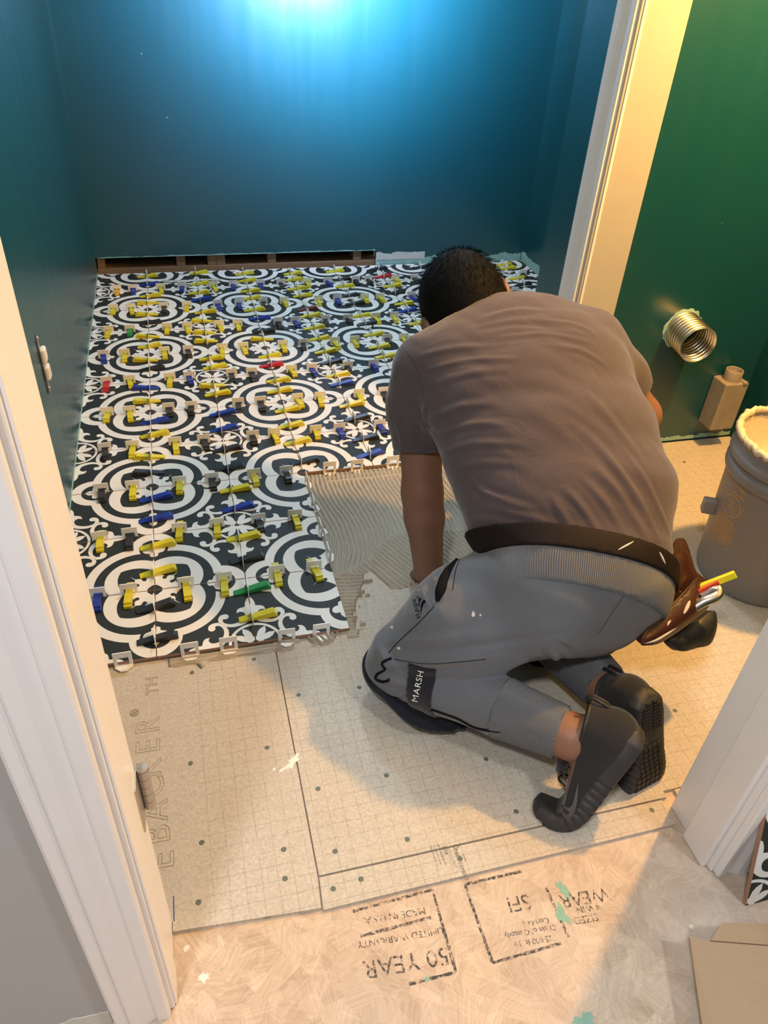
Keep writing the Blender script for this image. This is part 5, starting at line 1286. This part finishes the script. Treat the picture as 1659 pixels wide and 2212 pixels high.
# ---- knee pads
for K_, d_, u_, sgn in ((KL, dL, uL, 'L'), (KR, dR, uR, 'R')):
    fw = np.array([0, 0, -1.0]); fw = fw - u_ * (fw @ u_); fw /= np.linalg.norm(fw)          # shin side, towards the floor
    kp = empty('knee_pad'); adopt(kp, person); kp.location = (0, 0, 0); kp.matrix_parent_inverse = Matrix.Translation(-Vector(person.location))
    fld = Field(np.minimum(K_, K_ + d_ * 0.6) - 0.13, np.maximum(K_, K_ + d_ * 0.6) + 0.13, 0.004)
    fld.chain([(K_ + u_ * 0.006, 0.074), (K_ + d_ * 0.22 + np.array([0, -0.008, 0]), 0.086), (K_ + d_ * 0.46 + np.array([0, -0.008, 0]), 0.076)], 0.02)
    fld.cut(K_ + fw * 0.016 - u_ * 0.0, -fw * 0.92 + u_ * 0.34); fld.cut(K_ + d_ * 0.54, u_)
    _, P = fld.win(fld.lo, fld.lo + fld.h * (fld.n - 1)); fld.f = np.maximum(fld.f, (ZB + 0.001 - P[..., 2]).astype(np.float32))
    V, F = nets(fld, 2)
    cp = wear('pad_cup', V, F, M['navy'], kp)
    if sgn == 'L': pad_tree = bvh(V, F)
    band('strap', M['navy'], p, np.minimum(K_, K_ + d_ * 0.6) - 0.12, np.maximum(K_, K_ + d_ * 0.6) + 0.12, [(K_ + d_ * 0.165 + fw * 0.0, -(u_ * 0.97 - fw * 0.05)), (K_ + d_ * 0.315, u_ * 0.97 - fw * 0.05)], 0.005, kp,
         keep=lambda P: np.linalg.norm(np.cross(P - K_, u_), axis=-1) - 0.085)
    if sgn == 'L': strap_o = kp.children[-1]; kpL = kp
sme = strap_o.data; strap_tree = bvh(np.array([v.co[:] for v in sme.vertices]), [tuple(q.vertices) for q in sme.polygons])

# strap lettering and the tan patch under it
decal('lettering', text_mesh('MARSH', 1.0, spacing=1.08), (903.5, 1482), (20.5 * 0.20, -20.5 * 0.98), (-20.5 * 0.90, -20.5 * 0.22), M['white_print'], strap_tree, kpL, 0.0010)
tp = [onto(pad_tree, *q, 0.0015) for q in ((862, 1541), (893, 1550), (920, 1562), (935, 1590), (905, 1575), (880, 1562))]
if all(q is not None for q in tp): wear('leather_patch', tp + [sum(tp) / 6], [(i, (i + 1) % 6, 6) for i in range(6)], M['tan_leather'], kpL, False)

# ---- shoes
OX = [0.0, 0.006, 0.02, 0.05, 0.09, 0.13, 0.17, 0.20, 0.23, 0.252, 0.259, 0.262]
OO = [0.0, 0.018, 0.030, 0.0355, 0.036, 0.039, 0.045, 0.047, 0.042, 0.032, 0.020, 0.0]
OI = [0.0, 0.018, 0.030, 0.0335, 0.031, 0.033, 0.041, 0.044, 0.039, 0.028, 0.018, 0.0]
def outline(n, sgn):
    t = np.linspace(0, 1, n); xx = 0.262 * 0.5 * (1 - np.cos(pi * t))
    a = [(x, sgn * y) for x, y in zip(xx, np.interp(xx, OX, OO))]; c = [(x, -sgn * y) for x, y in zip(xx[::-1], np.interp(xx[::-1], OX, OI))]
    return a + c[1:-1]
def bend(P, xb, ang, z0=0.020, soft=0.048):
    P = np.array(P, float); t = np.clip((P[:, 0] - xb) / soft, 0, None); th = np.where(t < 1, ang * t * t / 2, ang * (t - 0.5)); th = np.clip(th, 0, ang)
    # integrate the bent centre line
    q = np.linspace(xb, 0.30, 200); tt = np.clip((q - xb) / soft, 0, None); tq = np.clip(np.where(tt < 1, ang * tt * tt / 2, ang * (tt - 0.5)), 0, ang); dq = q[1] - q[0]
    cx = np.concatenate([[xb], xb + np.cumsum(np.cos(tq[:-1]) * dq)]); cz = np.concatenate([[z0], z0 + np.cumsum(np.sin(tq[:-1]) * dq)])
    X = np.where(P[:, 0] > xb, np.interp(P[:, 0], q, cx), P[:, 0]); Z = np.where(P[:, 0] > xb, np.interp(P[:, 0], q, cz), z0); h_ = P[:, 2] - z0
    P[:, 0] = X - np.sin(th) * h_; P[:, 2] = Z + np.cos(th) * h_
    return P
def shoe(name_label, H, ex, ez, sgn, ang, xb=0.156):
    ex = np.asarray(ex, float) / np.linalg.norm(ex); ez = np.asarray(ez, float); ez = ez - ex * (ez @ ex); ez /= np.linalg.norm(ez); ey = np.cross(ez, ex)
    place = lambda P: H + bend(P, xb, ang) @ np.stack([ex, ey, ez])
    root = empty('shoe'); adopt(root, person); root.location = (0, 0, 0); root.matrix_parent_inverse = Matrix.Translation(-Vector(person.location))
    root['label'] = name_label
    # sole with scored flanks
    ol = outline(110, sgn); n = len(ol); lev = [(0.0, -0.0055), (0.0035, -0.0008), (0.009, 0.0018), (0.016, 0.0030), (0.022, 0.0022), (0.0275, 0.0), (0.031, -0.003)]
    V, F = [], []; cen = np.array([0.13, 0.0])
    for li, (z, o_) in enumerate(lev):
        for k, (x, y) in enumerate(ol):
            p0, p1 = np.array(ol[k - 1]), np.array(ol[(k + 1) % n]); tn = p1 - p0; tn /= np.linalg.norm(tn) + 1e-9; nm = np.array([tn[1], -tn[0]]) * (-sgn)
            g = 0.0
            if 0.105 < x < 0.205 and abs(y) > 0.02 and 0 < li < 5: g = -0.0042 * (0.5 + 0.5 * math.tanh(14 * (cos(2 * pi * x / 0.0135) - 0.55)))
            zz = z * (1.25 - 0.25 * min(1, x / 0.18)) + (0.006 * max(0, (0.02 - x) / 0.02) ** 2 if z < 0.01 else 0) + (0.004 if x > 0.24 and z < 0.01 else 0)
            q = np.array([x, y]) + nm * (o_ + g); V.append((q[0], q[1], zz))
    for i in range(len(lev) - 1):
        for k in range(n): F.append((i * n + k, i * n + (k + 1) % n, (i + 1) * n + (k + 1) % n, (i + 1) * n + k))
    half = n // 2
    for base, rev in ((0, True), ((len(lev) - 1) * n, False)):
        for k in range(1, half): 
            a_, b_, c_, d_ = base + k - 0, base + (k + 1), base + (n - k - 1) % n, base + (n - k) % n
            if len({a_, b_, c_, d_}) == 4: F.append((a_, d_, c_, b_) if rev else (a_, b_, c_, d_))
    so = wear('sole', place(V), F, M['sole'], root)
    # tread: ribbed pads under the heel and forefoot
    parts = []
    def blk(x0, x1, y0, y1, h0=0.0025):
        v = [(x, y, z) for z in (0.0012, -h0) for x, y in ((x0, y0), (x1, y0), (x1, y1), (x0, y1))]
        parts.append((v, [(0, 1, 2, 3), (7, 6, 5, 4), (0, 4, 5, 1), (1, 5, 6, 2), (2, 6, 7, 3), (3, 7, 4, 0)]))
    for i in range(9):
        x0 = 0.012 + i * 0.0072; w_ = np.interp(x0, OX, OI) - 0.010
        if w_ > 0.003: blk(x0, x0 + 0.0046, 0.0022, w_); blk(x0, x0 + 0.0046, -w_, -0.0022)
    for i in range(13):
        x0 = 0.108 + i * 0.0105; w_ = np.interp(x0, OX, OI) - 0.008
        if w_ > 0.004:
            for y0 in np.arange(-w_, w_ - 0.008, 0.0112): blk(x0, x0 + 0.0078, y0, y0 + 0.0088)
    tv, tf = merge(parts); tr_ = wear('tread', place(tv), tf, M['rubber'], so, False); tr_['kind'] = 'stuff'
    # upper
    u = Field((-0.02, -0.07, -0.01), (0.29, 0.07, 0.16), 0.0035)
    u.loft([((0.034, 0, 0.048), 0.0345, 0.044), ((0.080, 0, 0.052), 0.0365, 0.046), ((0.130, -0.001 * sgn, 0.044), 0.0370, 0.040), ((0.180, 0.001 * sgn, 0.046), 0.0450, 0.043), ((0.222, 0.0, 0.046), 0.0430, 0.043)], np.array([0, 1.0, 0]), 0.02)
    u.chain([((0.050, 0, 0.050), 0.039), ((0.052, 0, 0.118), 0.041)], 0.02)
    u.cut((0, 0, 0.020), (0, 0, -1.0)); u.cut((0.02, 0, 0.104), np.array([0.34, 0, 0.94]))
    hollow(u, np.array((0.056, 0, 0.062)), np.array((0.050, 0, 0.16)), 0.0360)
    V, F = nets(u, 2); W_ = place(V); up = wear('upper', W_, F, M['shoe'], root); tree = bvh(W_, F)
    # padded collar, heel loop, tongue, laces
    rim = [(0.053 + 0.038 * cos(a), 0.038 * sin(a), 0.1035 - 0.36 * (0.053 + 0.038 * cos(a) - 0.02)) for a in np.linspace(0, 2 * pi, 40, False)]
    V2, F2 = tube(place(rim), 0.0042, 8, True); wear('collar', V2, F2, M['rubber'], up)
    V2, F2 = tube(place([(0.004, -0.008, 0.060), (0.000, -0.008, 0.085), (0.002, -0.008, 0.108), (0.012, -0.006, 0.116), (0.018, -0.004, 0.108)]), 0.0030, 6); V3, F3 = tube(place([(0.004, 0.006, 0.060), (0.000, 0.006, 0.085), (0.002, 0.006, 0.108), (0.012, 0.004, 0.116), (0.018, 0.002, 0.108)]), 0.0030, 6)
    wear('heel_tab', *merge([(V2, F2), (V3, F3)]), M['rubber'], up)
    V2, F2 = tube(place([(0.086, 0, 0.108), (0.100, 0, 0.096), (0.125, 0, 0.088), (0.150, 0, 0.076)]), [0.010, 0.013, 0.013, 0.010], 10); wear('tongue', V2, F2, M['shoe'], up)
    ps = []
    for i in range(5):
        x0 = 0.100 + i * 0.0145; z0 = 0.098 - i * 0.0070
        ps.append(tube(place([(x0, -0.021, z0 - 0.010), (x0 + 0.004, -0.010, z0 + 0.001), (x0 + 0.006, 0.0, z0 + 0.003), (x0 + 0.004, 0.010, z0 + 0.001), (x0, 0.021, z0 - 0.010)]), 0.0021, 6))
    ps.append(tube(place(catmull([(0.100, 0.0, 0.104), (0.096, 0.016, 0.112), (0.106, 0.026, 0.100), (0.104, 0.010, 0.104), (0.098, -0.014, 0.112), (0.108, -0.026, 0.098)], 5)), 0.0019, 6))
    wear('laces', *merge(ps), M['rubber'], up)
    return root, up, tree, place
shL, upL, shoe_tree, plL = shoe('black running shoe of the left foot, toes tucked under', HLs, exL, ezL, 1, radians(72))
shR, upR, sr_tree, plR = shoe('black running shoe of the right foot, heel sole showing', HRs, exR, ezR, -1, radians(62))
sw_o = [(262, 1003), (259, 1060), (251, 1100), (238, 1124), (222, 1129), (211, 1117), (207, 1093)]; sw_i = [(261, 1008), (250, 1055), (241, 1083), (231, 1094), (222, 1092), (216, 1085), (209, 1090)]
fx = lambda L: [(1080 + x * 0.646, 1037 + y * 0.646) for x, y in L]
def dense(L, n=4): return [tuple(q[:2]) for q in catmull([(*p_, 0) for p_ in L], n)]
decal('side_mark', bars([(dense(fx(sw_o)), dense(fx(sw_i)))]), (0, 0), (1, 0), (0, 1), M['swoosh'], shoe_tree, shL, 0.0014)

# ================================================================== tool belt
tb = empty('tool_belt', tuple(J['waist'])); tag(tb, 'dark leather tool belt with worn brown pouch on the person\'s right hip', 'tool belt')
st_, V, F = band('strap', M['belt'], bw, wl, wh, [(c0 + nb * 0.0215, nb), (c0 - nb * 0.0215, -nb)], 0.0085, None)
st_.parent = tb; st_.matrix_parent_inverse = Matrix.Translation(-Vector(tb.location)); st_.data.materials[0] = M['belt']
belt_tree = bvh(V, F)
for q in ([(1335, 1188), (1350, 1180), (1368, 1170)], [(1424, 1193), (1430, 1205), (1436, 1218)]):
    tr = trace(belt_tree, q, 0.0008, 5)
    if len(tr) > 2: V2, F2 = tube(tr, [0.0006 + 0.0012 * sin(pi * i / (len(tr) - 1)) for i in range(len(tr))], 5); adopt(link('paint_smear', mesh('paint_smear', V2, F2, M['dust'])), tb)
def puff(name, poly, p0, nrm_, th, bulge, mat, soft=0.02, step=0.008, par=None):
    """leather sheet cut to a pixel outline on a plane, bellied out in the middle"""
    n_ = np.asarray(nrm_, float) / np.linalg.norm(nrm_); e1 = np.cross([0, 0, 1.0], n_); e1 /= np.linalg.norm(e1); e2 = np.cross(n_, e1)
    W_ = [UP(*q, p0, n_) for q in poly]; uv = [((w - p0) @ e1, (w - p0) @ e2) for w in W_]
    uv = [tuple(q) for q in catmull([(a, b, 0) for a, b in uv], 4, True)]; uv = [(a, b) for a, b, _ in uv]
    A_ = np.array(uv); pts = [Vector(q) for q in uv]; m = len(uv)
    gx, gy = np.meshgrid(np.arange(A_[:, 0].min(), A_[:, 0].max(), step), np.arange(A_[:, 1].min(), A_[:, 1].max(), step)); g = np.stack([gx.ravel(), gy.ravel()], 1)
    def dist(Q):
        d = np.full(len(Q), 9.0)
        for i in range(m):
            a, b = A_[i], A_[(i + 1) % m]; ab = b - a; t = np.clip(((Q - a) @ ab) / max(ab @ ab, 1e-12), 0, 1); d = np.minimum(d, np.linalg.norm(Q - a - t[:, None] * ab, axis=1))
        return d
    g = g[inside(uv, g[:, 0], g[:, 1])]; g = g[dist(g) > step * 0.45] if len(g) else g
    pts += [Vector(q) for q in g]
    r = delaunay_2d_cdt(pts, [(i, (i + 1) % m) for i in range(m)], [], 1, 1e-7)
    vs = np.array([v[:] for v in r[0]]); d = dist(vs); hgt = bulge * (1 - np.exp(-d / soft)); N_ = len(vs)
    Vf = [p0 + e1 * a + e2 * b + n_ * (th + h_) for (a, b), h_ in zip(vs, hgt)]; Vb = [p0 + e1 * a + e2 * b for a, b in vs]
    F = [tuple(f) for f in r[2]] + [tuple(N_ + i for i in f[::-1]) for f in r[2]]
    cnt = {}
    for f in r[2]:
        for i in range(len(f)):
            e = (f[i], f[(i + 1) % len(f)]); cnt[e] = 1
    for a, b in cnt:
        if (b, a) not in cnt: F.append((b, a, N_ + a, N_ + b))
    o = link(name, mesh(name, Vf + Vb, F, mat, False)); bmx = bmesh.new(); bmx.from_mesh(o.data); bmesh.ops.recalc_face_normals(bmx, faces=bmx.faces); bmx.to_mesh(o.data); bmx.free()
    for pl in o.data.polygons: pl.use_smooth = True
    es = o.modifiers.new('edges', 'EDGE_SPLIT'); es.split_angle = radians(50)
    if par is not None: adopt(o, par)
    return o
nP = -FWD * 0.80 + RIGHT * 0.42 - DOWN * 0.05; p0 = U(1450, 1290, 1.405)
puff('back_panel', [(1455, 1172), (1474, 1163), (1484, 1180), (1492, 1206), (1503, 1236), (1528, 1258), (1524, 1300), (1480, 1350), (1400, 1385), (1372, 1378), (1362, 1338), (1400, 1290), (1440, 1240)], p0, nP, 0.003, 0.004, M['leather_in'], par=tb)
puff('pouch', [(1458, 1200), (1480, 1196), (1490, 1225), (1503, 1247), (1490, 1275), (1450, 1320), (1405, 1362), (1388, 1390), (1372, 1378), (1360, 1338), (1400, 1290), (1440, 1240)], p0 - FWD * 0.006, nP, 0.003, 0.012, M['leather'], par=tb)
pocket_o = puff('front_pocket', [(1503, 1248), (1512, 1262), (1510, 1285), (1526, 1300), (1524, 1316), (1480, 1352), (1425, 1388), (1395, 1394), (1384, 1391), (1390, 1366), (1440, 1318), (1480, 1280)], p0 - FWD * 0.030, nP, 0.003, 0.017, M['leather'], par=tb)
pk_tree = None
bpy.context.view_layer.update()
pv = [np.array((pocket_o.matrix_world @ v.co)[:]) for v in pocket_o.data.vertices]; pk_tree = bvh(np.array(pv), [tuple(q.vertices) for q in pocket_o.data.polygons])
def laid(name, pts, rad, mat, off=0.0008):
    tr = trace(pk_tree, pts, off, 6)
    if len(tr) > 2:
        rr_ = [rad * (0.35 + 0.65 * sin(pi * i / (len(tr) - 1))) for i in range(len(tr))]
        V2, F2 = tube(tr, rr_, 6); adopt(link(name, mesh(name, V2, F2, mat, True)), tb)
laid('rolled_edge', [(1500, 1256), (1470, 1290), (1435, 1325), (1398, 1370)], 0.0028, M['leather_in'])
laid('paint_smear', [(1490, 1298), (1484, 1312), (1477, 1326)], 0.0038, M['dust'], 0.0); laid('paint_smear', [(1449, 1340), (1444, 1346), (1442, 1352)], 0.0022, M['dust'], 0.0)
laid('paint_smear', [(1392, 1390), (1415, 1384), (1440, 1370), (1462, 1356)], 0.0036, M['dust'], -0.0012)
for q in ((1470, 1280), (1429, 1318)):
    c = UP(*q, p0 - FWD * 0.030, nP / np.linalg.norm(nP)); V2, F2 = lathe([(0.0001, 0.0012), (0.0026, 0.001), (0.0032, 0)], 14)
    nz = nP / np.linalg.norm(nP); e1 = np.cross([0, 0, 1.0], nz); e1 /= np.linalg.norm(e1); e2 = np.cross(nz, e1)
    adopt(link('rivet', mesh('rivet', [c + e1 * x + e2 * y + nz * z for x, y, z in V2], F2, M['rubber'], True)), tb)
puff('tool_holster', [(1432, 1376), (1480, 1350), (1524, 1318), (1534, 1335), (1532, 1362), (1519, 1390), (1490, 1398), (1464, 1405), (1447, 1400)], p0 - FWD * 0.004 - nP * 0.012, nP, 0.016, 0.012, M['rubber'], 0.012, par=tb)
# tools standing in the pouch
cp_ = [U(1500, 1312, 1.385), U(1520, 1300, 1.380), U(1540, 1292, 1.377), U(1551, 1284, 1.378), U(1551, 1274, 1.382), U(1541, 1270, 1.386), U(1524, 1277, 1.392), U(1512, 1284, 1.396)]
V2, F2 = tube(catmull(cp_, 6), 0.0098, 16)
pl_ = link('pliers', mesh('pliers', V2, F2, M['steel'], True)); tag(pl_, 'shiny steel tool with a rounded bent handle in the leather pouch', 'hand tool')
kn_ = empty('utility_knife', tuple(U(1560, 1248, 1.385))); tag(kn_, 'yellow and red tool handle sticking out of the leather pouch', 'hand tool')
def bar3(name, a, c, w, h_, mat, par):
    a, c = np.asarray(a), np.asarray(c); t = c - a; L_ = np.linalg.norm(t); t /= L_; s_ = np.cross(t, FWD); s_ /= np.linalg.norm(s_); f_ = np.cross(s_, t)
    bm = bmesh.new(); bm_box(bm, (0, -w / 2, -h_ / 2), (L_, w / 2, h_ / 2), 0.0012, 2)
    me = from_bm(name, bm, mat); R_ = np.stack([t, s_, f_], 1)
    me.transform(Matrix([[*R_[i], a[i]] for i in range(3)] + [[0, 0, 0, 1]])); return adopt(link(name, me), par)
bar3('handle', U(1505, 1272, 1.40), U(1589, 1240, 1.375), 0.0120, 0.0150, M['yellow_tool'], kn_)
bar3('grip', U(1502, 1280, 1.396), U(1552, 1256, 1.382), 0.0080, 0.0170, M['red_tool'], kn_)
ec = U(1590, 1240, 1.3745); V2, F2 = lathe([(0.0035, 0), (0.0055, 0.0006), (0.0058, 0)], 16)
